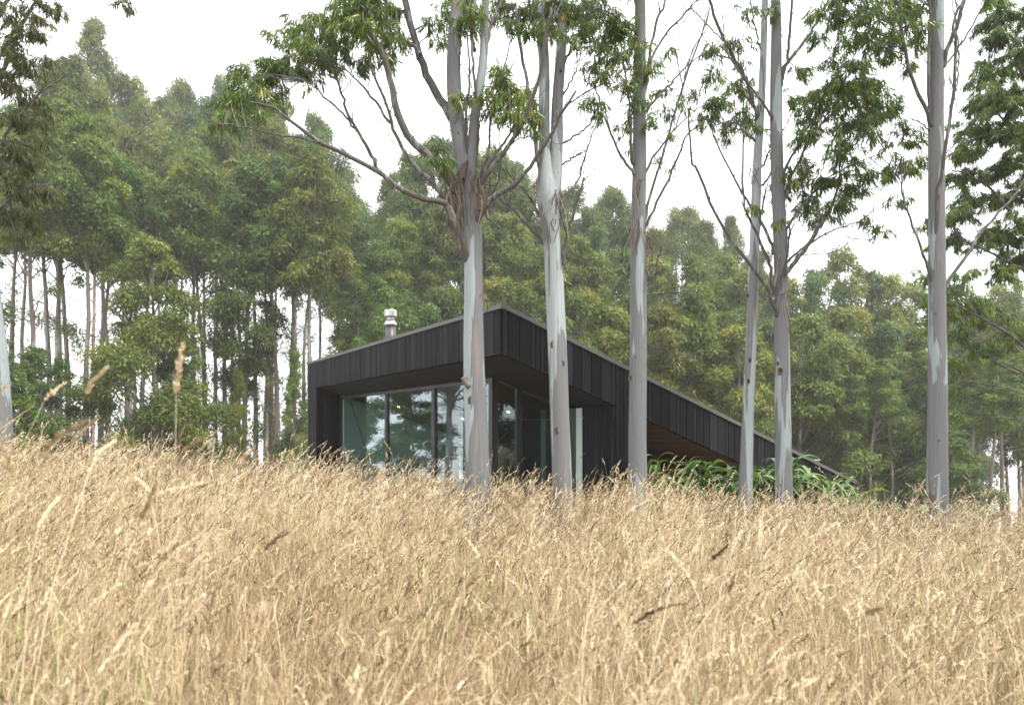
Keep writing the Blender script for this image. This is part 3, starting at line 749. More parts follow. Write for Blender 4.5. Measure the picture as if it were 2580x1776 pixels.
T6 = front_tree('lone thick gum trunk with long pale peeled patch at the right', 8.9,
    [(2362, 1278, 50), (2362, 1150, 46), (2362, 980, 43), (2361, 800, 41), (2361, 640, 40), (2359, 440, 37), (2358, 280, 34), (2361, 120, 32), (2362, 0, 29), (2364, -200, 25), (2360, -500, 15), (2362, -760, 7)],
    [([(2352, 330), (2345, 305), (2301, 200), (2277, 108), (2268, 40), (2250, -40)], 11, 6, -.3),
     ([(2348, 330), (2339, 281), (2341, 120), (2343, 0), (2346, -100)], 8, 6, -.35),
     ([(2354, 625), (2357, 601), (2361, 501), (2373, 441), (2381, 381), (2393, 301), (2405, 200), (2409, 100), (2401, 60), (2433, 0), (2460, -60)], 11, 5, -.5),
     ([(2368, 190), (2377, 160), (2405, 80), (2430, 0), (2450, -70)], 12, 7, -.2), ([(2372, 175), (2385, 160), (2421, 112), (2481, 12), (2500, -30)], 6, 3, .2),
     ([(2356, 742), (2337, 675), (2324, 637), (2297, 561), (2277, 501), (2273, 449), (2270, 400)], 8, 3, -.3),
     ([(2374, 735), (2383, 719), (2438, 640), (2461, 601), (2513, 537), (2557, 493), (2590, 430)], 10, 5, .4),
     ([(2350, 340), (2320, 310), (2298, 303)], 4, 2, -.1), ([(2280, 120), (2230, 90), (2180, 60)], 5, 2, .2), ([(2410, 230), (2415, 130), (2400, 0)], 4, 3, .1)],
    [(2080, 28, 50), (2150, 38, 60), (2220, 48, 62), (2280, 58, 54), (2312, 108, 36), (2240, 120, 44), (2180, 100, 44), (2282, 160, 26), (2120, 108, 34), (2060, 92, 32), (2330, 60, 28), (2250, 10, 50), (2310, 20, 40), (2480, 10, 26), (2150, -20, 60), (2220, 150, 28)],
    bark=BARK, knots=[(2358, 790, 3), (2365, 1110, 3)], strips=[(2388, 190, 9, 110, 6), (2366, 430, 1, 40, 2), (2336, 1240, 8, 90, 4)], extra=above(2360, 10, 240), dens=800)

T0 = front_tree('leaning gum cut off by the picture edge, left, with hanging olive leaves', 9.3,
    [(8, 1160, 46), (2, 1000, 42), (-8, 860, 40), (-24, 700, 38), (-30, 500, 36), (-26, 300, 34), (-20, 100, 30), (-25, -150, 26), (-15, -500, 16), (-20, -760, 8)],
    [([(-20, 260), (30, 120), (70, 40), (110, -30)], 10, 5, -.3), ([(-24, 420), (20, 330), (60, 280), (110, 225)], 8, 3, -.2), ([(-26, 540), (30, 500), (90, 470), (130, 465)], 8, 3, .2),
     ([(-24, 60), (80, -60), (200, -50), (290, -10), (330, 12)], 9, 2, -.4), ([(-24, 380), (10, 360), (40, 352)], 5, 2, -.4), ([(-20, 180), (30, 100), (40, 70)], 7, 3, .1)],
    [(30, 25, 42), (80, 50, 40), (120, 18, 32), (60, 90, 34), (18, 130, 50), (78, 160, 28), (108, 150, 22), (28, 200, 50), (68, 240, 40), (100, 278, 28), (28, 290, 52), (78, 330, 40), (108, 350, 24), (38, 380, 50), (88, 395, 28), (18, 440, 42), (58, 470, 48), (110, 480, 32), (138, 500, 20), (28, 530, 40), (78, 560, 32), (130, 490, 24), (310, 6, 20), (330, 12, 14), (40, 590, 26), (140, 30, 18), (100, 90, 24), (112, 310, 24), (60, 170, 34), (50, 420, 40)],
    bark=BARK, leaf=LEAF_OLIVE, extra=above(0, 10, 240), dens=950)

T7 = front_tree('dense dark-leaved gum overhanging from the right picture edge', 13.0,
    [(2622, 1330, 40), (2618, 1100, 36), (2612, 800, 33), (2606, 500, 29), (2600, 200, 25), (2590, -50, 20), (2590, -300, 10)],
    [([(2610, 640), (2560, 560), (2500, 480), (2440, 440), (2400, 430)], 9, 3, -.5), ([(2612, 700), (2540, 660), (2460, 620), (2400, 600)], 8, 3, -.4), ([(2604, 420), (2540, 320), (2480, 250)], 8, 3, .3), ([(2600, 240), (2550, 130), (2520, 60)], 7, 3, -.4),
     ([(2614, 900), (2540, 840), (2450, 790), (2380, 750)], 8, 3, -.3), ([(2616, 960), (2560, 930), (2500, 900), (2420, 870)], 6, 2, .4)],
    [(2560, 55, 56), (2515, 100, 44), (2500, 42, 34), (2545, 165, 62), (2480, 190, 44), (2560, 255, 70), (2472, 258, 44), (2440, 330, 36), (2505, 325, 60), (2562, 395, 44), (2420, 378, 34), (2450, 440, 42), (2402, 450, 26), (2482, 500, 34), (2420, 540, 42), (2352, 560, 32), (2400, 600, 42), (2540, 500, 44), (2562, 570, 54), (2502, 600, 50), (2562, 650, 52), (2522, 685, 40), (2580, 130, 50), (2585, 330, 60), (2585, 470, 50), (2450, 380, 36), (2500, 250, 50), (2530, 420, 44), (2510, 10, 30), (2440, 500, 36)],
    leaf=LEAF_NEAR, dens=1150, size=1.2, twigs=.8, extra=above(2600, 8, 150), group='dark gums at the right edge')
T9 = front_tree('gum rooted past the right edge, its low foliage hanging behind the thick right trunk', 16.0,
    [(2640, 1340, 26), (2634, 1150, 22), (2628, 950, 19), (2622, 800, 16), (2620, 600, 10)],
    [([(2624, 870), (2560, 850), (2500, 810), (2440, 760), (2360, 710)], 6, 2, -.4), ([(2628, 960), (2540, 930), (2470, 890), (2400, 850), (2350, 800)], 5, 2, .3), ([(2630, 1010), (2540, 980), (2450, 960), (2400, 930)], 4, 2, -.3)],
    [(2330, 700, 30), (2398, 720, 50), (2450, 760, 55), (2350, 800, 34), (2418, 850, 42), (2400, 920, 42), (2500, 800, 55), (2480, 880, 50), (2400, 985, 26), (2345, 750, 34), (2390, 780, 45), (2440, 690, 30), (2550, 840, 50), (2410, 1040, 24), (2330, 830, 22)],
    leaf=LEAF_NEAR, dens=430, size=1.5, twigs=.8, group='dark gums at the right edge')

# ------------------------------------------------------------------ plantation trees behind
def far_proto(H, h0, R, n_lobes, leaves, prof, yellow, bare, seed, lobe=1.1):
    g = np.random.default_rng(seed)
    tr = MB(); lf = MB()
    wob = np.cumsum(g.normal(0, .10, (14, 2)), 0) * np.linspace(0, 1, 14)[:, None]
    zs = np.linspace(0, .97 * H, 14)
    axis = np.column_stack([wob, zs])
    tr.tube(spline(axis, 28), np.linspace(.21, .03, 28) + .06 * np.exp(-np.linspace(0, 12, 28)), 10, .5, True, .03)
    def ax(z): return np.array([np.interp(z, zs, axis[:, 0]), np.interp(z, zs, axis[:, 1]), z])
    for i in range(n_lobes):
        s = (i + g.random()) / n_lobes
        z = H * (h0 + (1 - h0) * s ** .9)
        rad = R * prof(s) * g.uniform(.45, 1.1)
        a = i * 2.4 + g.normal(0, .5)
        c = ax(min(z, .97 * H)) + np.array([math.cos(a) * rad, math.sin(a) * rad, 0])
        c[2] = min(z, H - .4)
        z0 = z - rad * g.uniform(.9, 1.7) - .4
        st = ax(max(1.0, min(z0, .95 * H)))
        q = spline([st, (st + c) / 2 + np.array([0, 0, -.12 * rad]), c], 7)
        tr.tube(q, np.linspace(.05, .014, 7), 5, .5, False)
        lr = lobe * g.uniform(.65, 1.25) * (.55 + .6 * prof(s))
        N = int(leaves * lr ** 2)
        # a domed clump made of sub-clumps, leaves hanging off it
        sub = max(5, int(8 * lr))
        sd = unit(g.normal(0, 1, (sub, 3))); sd[:, 2] = np.abs(sd[:, 2]) * 1.1 - .30
        sc = c + sd * lr * g.uniform(.4, .75, (sub, 1)) * np.array([1, 1, .95])
        w_ = g.integers(0, sub, N)
        od = unit(g.normal(0, 1, (N, 3)) + np.array([0, 0, .35]))
        b = sc[w_] + od * (lr * .46 * g.uniform(.55, 1.05, (N, 1)))
        ou = unit(od + .6 * unit(b - c))
        td = np.array([0, 0, -1.0]) * g.uniform(.3, 1.1, (N, 1)) + ou * .55 + g.normal(0, .35, (N, 3))
        nm = g.normal(0, .55, (N, 3)) + ou * 1.3 + np.array([0, 0, .3])
        L = g.uniform(.15, .30, N); W = L * g.uniform(.22, .36, N)
        v = leaf_verts(b, unit(td), unit(nm), L, W, g.normal(0, .2, N))
        f = (LEAF_F[None] + np.arange(N)[:, None] * 6).ravel()
        tone = np.clip(g.beta(2.2, 2.6, N) * .8 + g.normal(0, .13) + .12, 0, 1)
        lf.add(v.reshape(-1, 3), f, np.tile(LEAF_T, N), np.repeat(tone, 6))
    for _ in range(bare):
        z = H * g.uniform(.12, h0 + .15); a = g.random() * 6.28; L = g.uniform(.8, 2.6)
        st = ax(z); e = st + np.array([math.cos(a) * L, math.sin(a) * L, L * g.uniform(.3, 1.3)])
        q = spline([st, (st + e) / 2 + g.normal(0, .12, 3), e], 7); tr.tube(q, np.linspace(.028, .007, 7), 4, .5, False)
        if g.random() < .28:
            N = int(leaves * .18); b = e + g.normal(0, .28, (N, 3))
            v = leaf_verts(b, unit(np.array([0, 0, -.8]) + g.normal(0, .5, (N, 3))), unit(g.normal(0, 1, (N, 3))), g.uniform(.15, .3, N), g.uniform(.04, .07, N), g.normal(0, .2, N))
            f = (LEAF_F[None] + np.arange(N)[:, None] * 6).ravel()
            lf.add(v.reshape(-1, 3), f, np.tile(LEAF_T, N), np.repeat(np.clip(g.beta(2, 3, N), 0, 1), 6))
    t = tr.build('trunk', BARK_FAR, None, True, link=False); c = lf.build('crown', LEAF_FAR_Y if yellow else LEAF_FAR, None, False, link=False)
    return t, c

def p_dome(s): return max(.12, math.sin(math.pi * (.22 + .76 * s)) ** .8)
def p_cone(s): return max(.10, (1 - s) ** .7 * min(1, .55 + 1.6 * s))
PROTO = {
 'tall':   [far_proto(28, .44, 2.9, 40, 820, p_dome, False, 16, 1, 1.3), far_proto(28, .40, 2.6, 40, 820, p_cone, False, 16, 2, 1.25), far_proto(28, .48, 2.8, 36, 820, p_dome, True, 18, 3, 1.35), far_proto(28, .46, 2.3, 36, 800, p_cone, True, 18, 10, 1.2)],
 'bushy':  [far_proto(18, .14, 2.4, 40, 820, p_cone, False, 6, 4, 1.15), far_proto(18, .18, 2.6, 38, 820, p_dome, True, 6, 5, 1.2), far_proto(18, .22, 2.2, 38, 820, p_cone, True, 8, 11, 1.15), far_proto(18, .12, 2.4, 40, 820, p_dome, False, 6, 12, 1.15)],
 'high':   [far_proto(28, .68, 2.7, 28, 900, p_dome, False, 24, 21, 1.35), far_proto(28, .64, 2.5, 30, 900, p_cone, False, 22, 22, 1.35), far_proto(28, .70, 2.7, 26, 900, p_dome, True, 24, 23, 1.4), far_proto(28, .66, 2.4, 28, 900, p_cone, True, 24, 24, 1.3)],
 'thin':   [far_proto(26, .70, 1.9, 20, 700, p_dome, False, 30, 6, 1.05), far_proto(26, .74, 1.7, 18, 700, p_cone, True, 30, 7, 1.0), far_proto(26, .66, 1.9, 20, 700, p_cone, False, 34, 8, 1.05)],
}
PH = {'high': 28, 'tall': 28, 'bushy': 18, 'thin': 26}
ORD = ['first', 'second', 'third', 'fourth', 'fifth', 'sixth', 'seventh', 'eighth', 'ninth', 'tenth', 'eleventh', 'twelfth', 'thirteenth', 'fourteenth', 'fifteenth', 'sixteenth', 'seventeenth', 'eighteenth', 'nineteenth', 'twentieth', 'twenty-first', 'twenty-second', 'twenty-third', 'twenty-fourth', 'twenty-fifth', 'twenty-sixth', 'twenty-seventh', 'twenty-eighth']
LOOK = {'high': 'high-crowned gum', 'tall': 'tall gum', 'bushy': 'bushy gum', 'thin': 'slender gum'}
used = set()
def plant_row(row, where, group):
    row = sorted(row, key=lambda r: r[0])
    for i, (px, ytop, Y, kind, xy) in enumerate(row):
        x = (px - CX) / F * Y; gz = float(ground_z(x, Y)); H = (HY - ytop) / F * Y - gz
        k = rng.integers(0, len(PROTO[kind]))
        t, c = PROTO[kind][k]
        root = empty('plantation_tree', (x, Y, gz - .1), rng.random() * 6.28)
        sz = H / PH[kind]
        root.scale = (xy * (.75 + .25 * sz), xy * (.75 + .25 * sz), sz)
        tag(root, f'{LOOK[kind]}, {ORD[i]} from the left in {where}', 'tree', group)
        for o in (t, c):
            if o.name in used: o2 = o.copy()
            else: o2 = o; used.add(o.name)
            o2.parent = root; col.objects.link(o2)

J = lambda a, s=1.5: a + random.uniform(-s, s)
plant_row([(150, 165, J(62), 'high', .92), (232, 48, J(64), 'high', .92), (330, 205, J(66), 'high', .92), (395, 255, J(70), 'high', .92), (462, 215, J(70), 'high', .92), (540, 205, J(70), 'high', .92), (615, 245, J(66), 'high', .92), (690, 265, J(66), 'high', .92), (775, 300, J(64), 'high', .92), (850, 430, J(64), 'high', .95), (912, 520, J(62), 'high', .9)],
          'the misty back row of the left stand', 'misty back trees of the left stand')
plant_row([(140, 135, J(46), 'high', .92), (60, 250, J(48), 'high', .92), (255, 240, J(48), 'high', .92), (340, 330, J(50), 'high', .92), (440, 335, J(50), 'high', .92), (520, 330, J(50), 'high', .92), (600, 285, J(52), 'high', .92), (680, 330, J(50), 'high', .92), (740, 350, J(48), 'high', .92), (800, 375, J(50), 'high', .92), (870, 500, J(52), 'high', .9)],
          'the middle row of the left stand', 'middle trees of the left stand')
plant_row([(30, 380, J(36), 'thin', 1), (85, 330, J(35), 'thin', 1), (130, 300, J(38), 'thin', 1), (147, 250, J(36), 'high', 1), (178, 330, J(37), 'thin', 1), (216, 300, J(34), 'high', 1), (247, 360, J(36), 'thin', 1), (277, 380, J(36), 'thin', .9), (322, 400, J(38), 'thin', 1), (353, 430, J(39), 'thin', 1), (485, 400, J(40), 'thin', 1), (523, 400, J(41), 'thin', 1), (541, 420, J(43), 'thin', 1), (566, 380, J(42), 'thin', 1), (583, 420, J(44), 'thin', .9), (612, 385, J(40), 'tall', 1.0), (645, 420, J(42), 'thin', 1), (668, 400, J(41), 'thin', 1), (686, 430, J(44), 'thin', .9), (704, 380, J(40), 'thin', 1), (732, 420, J(42), 'thin', 1), (764, 440, J(43), 'thin', 1), (788, 370, J(38), 'high', .95)],
          'the front row of the left stand', 'front trunks of the left stand')
plant_row([(95, 870, J(31), 'bushy', .75), (392, 600, J(33), 'bushy', .95), (450, 820, J(36), 'bushy', .65), (600, 930, J(37), 'bushy', .42), (752, 880, J(38), 'bushy', .45)],
          'the low bushy row under the left stand', 'bushy trees under the left stand')
plant_row([(985, 440, J(60), 'high', 1.0), (1050, 400, J(58), 'high', 1.05), (1115, 365, J(60), 'high', 1.1), (1185, 380, J(60), 'high', 1.05), (1250, 385, J(60), 'high', 1.1), (1320, 405, J(60), 'high', 1.1), (1430, 470, J(62), 'high', 1.0), (1545, 480, J(66), 'high', .95), (1480, 560, J(62), 'high', .9), (1640, 590, J(66), 'high', .9), (1715, 530, J(68), 'high', .95), (1790, 560, J(68), 'high', .9), (1855, 540, J(70), 'high', .7), (1900, 640, J(68), 'high', .9)],
          'the back row behind the house', 'misty trees behind the house')
plant_row([(930, 600, J(46), 'tall', .95), (1010, 560, J(48), 'tall', 1), (1080, 520, J(47), 'tall', 1), (1150, 500, J(48), 'tall', 1), (1225, 540, J(46), 'tall', 1), (1300, 520, J(46), 'tall', 1), (1370, 540, J(47), 'tall', 1), (1450, 600, J(48), 'tall', 1), (1520, 640, J(48), 'bushy', 1.1), (1580, 620, J(50), 'bushy', 1.15), (1660, 650, J(50), 'bushy', 1.15), (1740, 640, J(50), 'bushy', 1.15), (1820, 650, J(52), 'bushy', 1.1), (1890, 690, J(50), 'bushy', 1.1)],
          'the middle row behind the house', 'middle trees behind the house')
plant_row([(880, 700, J(42), 'thin', .9), (950, 700, J(40), 'bushy', .8), (1070, 760, J(40), 'bushy', .9), (1250, 700, J(40), 'bushy', .9), (1320, 720, J(38), 'bushy', .95), (1480, 740, J(38), 'bushy', 1.0), (1545, 780, J(38), 'bushy', 1.0), (1660, 780, J(38), 'bushy', 1.1), (1730, 720, J(40), 'bushy', 1.1), (1800, 790, J(40), 'bushy', 1), (1850, 820, J(38), 'bushy', 1)],
          'the low front row behind the house', 'front trees behind the house')
plant_row([(1990, 700, J(56), 'bushy', 1.2), (2050, 680, J(58), 'bushy', 1.15), (2115, 640, J(60), 'bushy', 1.25), (2175, 680, J(58), 'bushy', 1.15), (2235, 700, J(58), 'bushy', 1.2), (2300, 715, J(58), 'bushy', 1.2), (2360, 740, J(58), 'bushy', 1.1), (2410, 770, J(57), 'bushy', 1.1), (2460, 750, J(56), 'tall', .9), (2525, 710, J(56), 'tall', .95), (2580, 730, J(54), 'tall', .9)],
          'the back row right of the house', 'back trees right of the house')
plant_row([(1930, 800, J(44), 'bushy', 1.1), (2010, 800, J(42), 'bushy', 1.15), (2080, 830, J(44), 'bushy', 1.1), (2150, 780, J(44), 'bushy', 1.15), (2215, 810, J(45), 'bushy', 1.15), (2290, 820, J(45), 'bushy', 1.15), (2125, 940, J(40), 'thin', .8), (2190, 900, J(40), 'thin', .8), (2255, 900, J(42), 'thin', .8), (2320, 880, J(42), 'thin', .9), (2490, 900, J(36), 'thin', .8), (2525, 860, J(36), 'thin', .8), (2570, 840, J(38), 'tall', .7), (2440, 880, J(38), 'thin', .8), (2405, 1080, J(34), 'bushy', .8), (2465, 860, J(40), 'thin', .8), (2545, 900, J(42), 'thin', .8)],
          'the front row right of the house', 'front trees right of the house')
# the trees that the two window walls mirror stand just outside the picture
plant_row([(-260, 420, 24, 'tall', 1.1)], 'the trees past the left picture edge', 'trees mirrored in the glazing')
def side_tree(x, y, H, kind, label, k, s=1.2):
    t, c = PROTO[kind][k]; root = empty('plantation_tree', (x, y, float(ground_z(x, y)) - .1), 1.0 + x)
    root.scale = (s, s, H / PH[kind]); tag(root, label, 'tree', 'trees mirrored in the glazing')
    for o in (t, c):
        o2 = o.copy(); o2.parent = root; col.objects.link(o2)
def copy_tree(src, loc, rz, sc, label, group):
    r = src.copy(); r.location = loc; r.rotation_euler = (0, 0, rz); r.scale = (sc, sc, sc); col.objects.link(r)
    tag(r, label, 'tree', group)
    for ch in list(src.children):
        c = ch.copy(); c.parent = r; col.objects.link(c)
copy_tree(T1, (-18.2, 23.2, float(ground_z(-18.2, 23.2)) - .1), math.radians(75), 1.25, 'forked gum just past the left edge, seen mirrored in the wide window panes', 'trees mirrored in the glazing')
plant_row([(-45, 850, 27, 'bushy', 1.0), (-170, 600, 31, 'thin', 1.0)], 'the pair past the left picture edge', 'trees mirrored in the glazing')
side_tree(12, 4, 13, 'bushy', 'bushy gum beyond the right edge, mirrored in the corner glazing', 0)
side_tree(16, 0.5, 16, 'bushy', 'broad gum beyond the right edge, mirrored beside the bushy one', 3, 1.4)
side_tree(20, 5.5, 18, 'bushy', 'tallest gum beyond the right edge, mirrored in the glazing', 0, 1.4)

# ------------------------------------------------------------------ strap-leaved plants by the low roof
def strap_plant(px, Y, h, n, label):
    h += .34; n = int(n * 1.9)
    x = (px - CX) / F * Y; gz = float(ground_z(x, Y))
    root = empty('strap_leaf_plant', (x, Y, gz)); tag(root, label, 'plant', 'strap-leaved plants beside the house')
    st = MB(); lf = MB()
    for s in range(6):
        a = rng.random() * 6.28; r = rng.uniform(0, .18); hh = h * rng.uniform(.6, 1.0)
        p0 = np.array([math.cos(a) * r, math.sin(a) * r, -.05]); p1 = p0 + np.array([math.cos(a) * .12, math.sin(a) * .12, hh * .85])
        st.tube([p0, (p0 + p1) / 2 + rng.normal(0, .02, 3), p1], [.014, .012, .006], 6, .5)
        for k in range(n // 6):
            t = rng.uniform(.3, 1.0); b = p0 + (p1 - p0) * t
            az = rng.random() * 6.28; L = rng.uniform(.36, .66); W = rng.uniform(.04, .085)
            out_ = np.array([math.cos(az), math.sin(az), 0]); sd = np.array([-math.sin(az), math.cos(az), 0])
            el = rng.uniform(.5, 1.15); m = 7; tt = np.linspace(0, 1, m)
            path = b + out_[None] * (L * tt * math.cos(el) + .18 * L * tt ** 2)[:, None] + np.array([0, 0, 1.0])[None] * (L * tt * math.sin(el) - rng.uniform(.5, 1.0) * L * tt ** 2.2)[:, None]
            wd = W * np.array([.55, .9, 1, .95, .75, .45, .04])
            tw_ = rng.normal(0, .3)
            sd2 = sd * math.cos(tw_) + np.array([0, 0, 1]) * math.sin(tw_)
            v = np.stack([path - sd2 * wd[:, None] / 2 + np.array([0, 0, .006]), path, path + sd2 * wd[:, None] / 2 + np.array([0, 0, .006])], 1).reshape(-1, 3)
            f = []
            for i in range(m - 1): f += [3*i, 3*i+1, 3*i+4, 3*i+3, 3*i+1, 3*i+2, 3*i+5, 3*i+4]
            lf.add(v, f, [4] * (2 * (m - 1)), float(np.clip(rng.beta(2, 2.2), 0, 1)))
    st.build('stems', LEAF_STRAP, root); lf.build('leaves', LEAF_STRAP, root, True)
PL = [(1672, 10.2, 1.2, 60, 'green strap-leaved plant right beside the straight trunk by the pier'), (1722, 10.5, 1.3, 78, 'green strap-leaved plant under the timber porch ceiling, nearest the pier'),
      (1768, 10.6, 1.42, 84, 'tallest upright strap-leaved plant in the middle of the porch opening'), (1815, 10.4, 1.25, 84, 'strap-leaved plant in the porch opening, between tallest one and slim trunk'),
      (1852, 10.9, 1.2, 72, 'strap-leaved plant just left of the slim leaning trunk'), (1915, 10.7, 1.2, 84, 'strap-leaved plant between the slim trunk and the grey one'), (1945, 11.2, 1.3, 72, 'strap-leaved plant tucked against the left side of the grey trunk'),
      (2005, 10.7, 1.45, 96, 'bushy strap-leaved plant just right of the grey trunk'), (2040, 11.3, 1.5, 84, 'strap-leaved plant below the pale aerial on the roof'), (2075, 10.8, 1.3, 96, 'strap-leaved plant under the low roof end, before the last one'),
      (2118, 11.2, 1.2, 84, 'last strap-leaved plant at the low tip of the roof'), (2300, 10.4, .7, 42, 'lone small strap-leaved plant left of the thick right trunk')]
for p in PL: strap_plant(*p)

# ------------------------------------------------------------------ dry grass
def grass():
    mb = MB()
    def block(y0, y1, dens, K, M, blades, Kb, patch=None):
        # positions over the strip the camera can see, with a margin for a step to the side
        area = 0; xs = []; ys = []
        hw0 = .76 * y1 + 1.6
        N = int(dens * 2 * hw0 * (y1 - y0))
        x = rng.uniform(-hw0, hw0, N); y = rng.uniform(y0, y1, N)
        keep = np.abs(x) < .76 * y + 1.6
        u = (x - HC[0]) * ER[0] + (y - HC[1]) * ER[1]; v = (x - HC[0]) * EL[0] + (y - HC[1]) * EL[1]
        keep &= ~((u > -.12) & (v > -.12))
        clump = np.sin(3.1 * x + 1.7 * np.sin(2.3 * y)) * np.sin(2.9 * y + 1.3 * np.sin(1.9 * x + 1)) + .6 * np.sin(7.3 * x + 2 * np.sin(5 * y)) * np.sin(6.7 * y)
        keep &= rng.random(N) < np.clip(.72 + .3 * clump, .25, 1)
        x, y, clump = x[keep], y[keep], clump[keep]; N = len(x)
        z = ground_z(x, y)
        big_ = np.sin(.9 * x + .5 * y + .4) * np.sin(.8 * y - .5 * x + 1.3) + .7 * np.sin(2.3 * x - 1.1 * y) * np.sin(1.7 * y + .8 * x)
        tuft = .05 * big_ + .06 * np.sin(1.7 * x + .8 * y) * np.sin(1.1 * y - .6 * x + .5) + .05 * clump
        if patch:
            k2 = (x > patch[0]) & (x < patch[1]); x, y, z, clump, tuft, big_ = x[k2], y[k2], z[k2], clump[k2], tuft[k2], big_[k2]; N = len(x)
        h = np.clip(rng.normal(.60, .11, N) + tuft, .28, .95)
        tall = rng.random(N) < .08; h = np.where(tall, h + rng.uniform(.1, .34, N), h)
        if patch: h = rng.uniform(patch[2], patch[3], N)
        edge = .6 * np.clip((-x - .42 * y) / 1.0, 0, 1); h = h + edge * rng.uniform(0, .22, N)       # ranker growth on the left bank
        az = rng.normal(.25, 1.2, N); lean = np.abs(rng.normal(.14, .11, N)) * h * (.6 if patch else 1)
        droop = np.abs(rng.normal(.05, .07, N)) * h
        d = np.stack([np.cos(az), np.sin(az), np.zeros(N)], -1)
        base = np.stack([x, y, z - .02], -1)
        tone = np.clip(rng.beta(2.0, 1.5, N) * .85 + .05 + .07 * clump + .09 * big_, 0, .925)
        green = rng.random(N) < np.where(np.sin(1.9 * x + 2.3) * np.sin(1.6 * y + .6) > .5, .11, .012)
        t = np.linspace(0, 1, K + 1)
        c = base[:, None] + np.array([0, 0, 1.0]) * (h[:, None] * (t - .06 * t ** 3))[..., None] + d[:, None] * (lean[:, None] * t ** 1.4 + droop[:, None] * t ** 4)[..., None]
        c[:, :, 2] -= droop[:, None] * .55 * t ** 5
        c += (rng.normal(0, .006, (N, K + 1, 3)) * t[None, :, None])
        fa = rng.random(N) * 3.14; s = np.stack([np.cos(fa), np.sin(fa) * .5, np.zeros(N)], -1)
        wd = rng.uniform(.0016, .0034, N)[:, None] * (1.6 if patch else 1.0) * np.linspace(1.2, .6, K + 1)[None]
        v = np.stack([c - s[:, None] * wd[..., None] / 2, c + s[:, None] * wd[..., None] / 2], 2).reshape(-1, 3)
        i = np.arange(K); q = np.stack([2*i, 2*i+1, 2*i+3, 2*i+2], -1)
        f = (q[None] + (np.arange(N) * 2 * (K + 1))[:, None, None]).reshape(-1)
        mb.add(v, f, np.full(N * K, 4), np.repeat(np.where(green, .97, tone), 2 * (K + 1)))
        # seed heads: spikelets up the top of the stalk
        has = rng.random(N) < .86
        ci = c[has]; n2 = len(ci); hl = rng.uniform(.06, .125, n2) * np.where(tall[has], 1.25, 1.0) * (1.35 if patch else 1.0)
        axis = unit(ci[:, -1] - ci[:, -2] + d[has] * .25 * np.linalg.norm(ci[:, -1] - ci[:, -2], axis=1, keepdims=True))
        ts = np.linspace(0, 1, M)
        bend = rng.beta(1, 2.6, n2) * .6
        pc = ci[:, -1][:, None] + axis[:, None] * (hl[:, None] * ts)[..., None] + (d[has] * hl[:, None] * bend[:, None])[:, None] * (ts ** 2)[None, :, None]
        pc[:, :, 2] -= (hl * bend)[:, None] * .6 * ts ** 2
        rad = unit(rng.normal(0, 1, (n2, M, 3)))
        sp = unit(axis[:, None] * rng.uniform(.7, 1.6, (n2, M, 1)) + rad * rng.uniform(.3, .95, (n2, 1, 1)))
        big = 16.0 / M * (4.5 if patch else 1.0)
        sl = rng.uniform(.010, .021, (n2, M, 1)) * (1.25 - .75 * np.abs(ts - .35))[None, :, None] * big ** .5
        sw = unit(np.cross(sp, rng.normal(0, 1, (n2, M, 3)))) * sl * .25 * big ** .5
        v = np.stack([pc, pc + sp * sl * .45 - sw, pc + sp * sl, pc + sp * sl * .45 + sw], 2).reshape(-1, 3)
        ht = np.clip(tone[has] - .12 + rng.normal(0, .12, n2), 0, .92)
        ht = np.where(rng.random(n2) < (.0 if patch else .2), ht * .5, ht)
        tn = np.clip(ht[:, None] + rng.normal(0, .05, (n2, M)), 0, .925)
        mb.add(v, np.arange(n2 * M * 4), np.full(n2 * M, 4), np.repeat(tn.ravel(), 4))
        # dry leaf blades, bent and crossing
        nb = int(N * blades); bi = rng.integers(0, N, nb)
        b0 = base[bi] + rng.normal(0, .02, (nb, 3)) * np.array([1, 1, 0]); b0[:, 2] += rng.random(nb) * h[bi] * .55
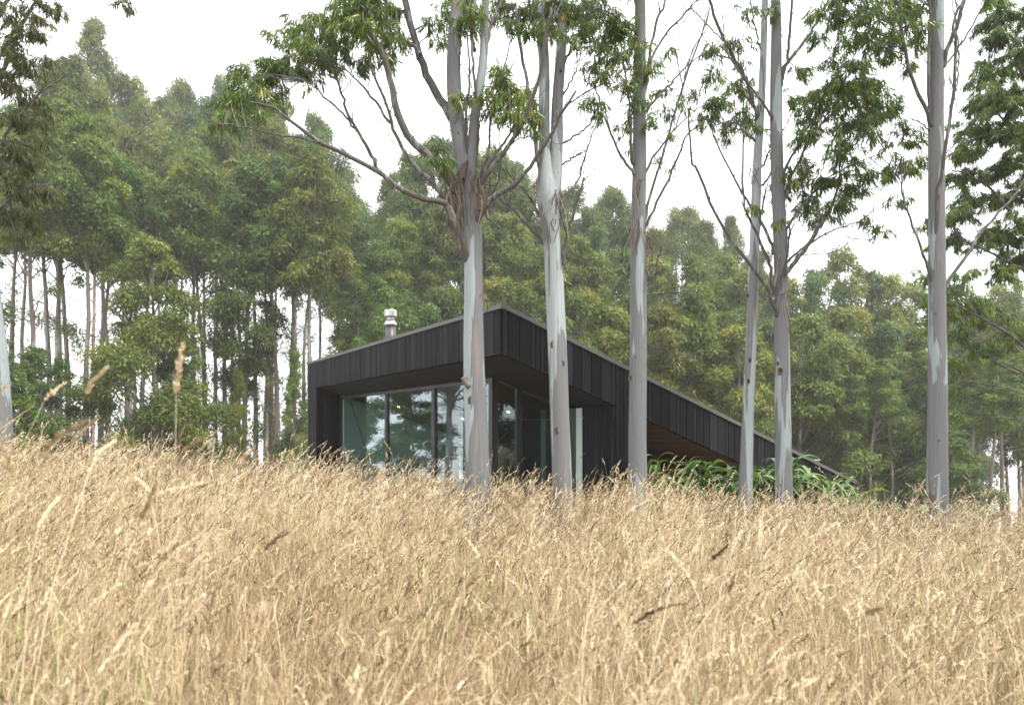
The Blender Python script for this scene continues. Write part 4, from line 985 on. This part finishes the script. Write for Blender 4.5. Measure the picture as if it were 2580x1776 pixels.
        ba = rng.random(nb) * 6.28; bd = np.stack([np.cos(ba), np.sin(ba), np.zeros(nb)], -1)
        L = rng.uniform(.10, .34, nb); el = rng.uniform(.5, 1.45, nb); dr = rng.uniform(.2, 1.1, nb)
        t = np.linspace(0, 1, Kb + 1)
        c = b0[:, None] + bd[:, None] * (L * np.cos(el))[:, None, None] * t[None, :, None] + np.array([0, 0, 1.0]) * ((L * np.sin(el))[:, None] * t - (dr * L)[:, None] * .55 * t ** 2.5)[..., None]
        sd = np.stack([-np.sin(ba), np.cos(ba), rng.normal(0, .4, nb)], -1)
        wd = rng.uniform(.0028, .0062, nb)[:, None] * np.array([.8, 1, .75, .3, .1])[None, [int(round(q * 4)) for q in t]]
        v = np.stack([c - sd[:, None] * wd[..., None] / 2, c + sd[:, None] * wd[..., None] / 2], 2).reshape(-1, 3)
        i = np.arange(Kb); q = np.stack([2*i, 2*i+1, 2*i+3, 2*i+2], -1)
        f = (q[None] + (np.arange(nb) * 2 * (Kb + 1))[:, None, None]).reshape(-1)
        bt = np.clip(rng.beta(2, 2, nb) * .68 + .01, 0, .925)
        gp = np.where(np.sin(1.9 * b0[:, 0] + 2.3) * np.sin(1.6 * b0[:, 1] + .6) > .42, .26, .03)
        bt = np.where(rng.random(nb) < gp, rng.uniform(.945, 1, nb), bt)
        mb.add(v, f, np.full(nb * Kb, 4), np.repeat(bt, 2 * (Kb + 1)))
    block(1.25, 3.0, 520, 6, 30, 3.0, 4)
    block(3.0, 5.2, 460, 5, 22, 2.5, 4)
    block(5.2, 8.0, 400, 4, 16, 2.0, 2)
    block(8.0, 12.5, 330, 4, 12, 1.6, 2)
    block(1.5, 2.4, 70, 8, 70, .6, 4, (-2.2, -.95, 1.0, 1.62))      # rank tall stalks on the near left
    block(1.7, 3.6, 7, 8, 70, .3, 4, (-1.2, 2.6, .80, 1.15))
    o = mb.build('tall_grass', STRAW)
    tag(o, 'tall dry straw coloured grass with seed heads covering the slope', None, None, 'stuff')
    print('grass faces', len(o.data.polygons))
grass()
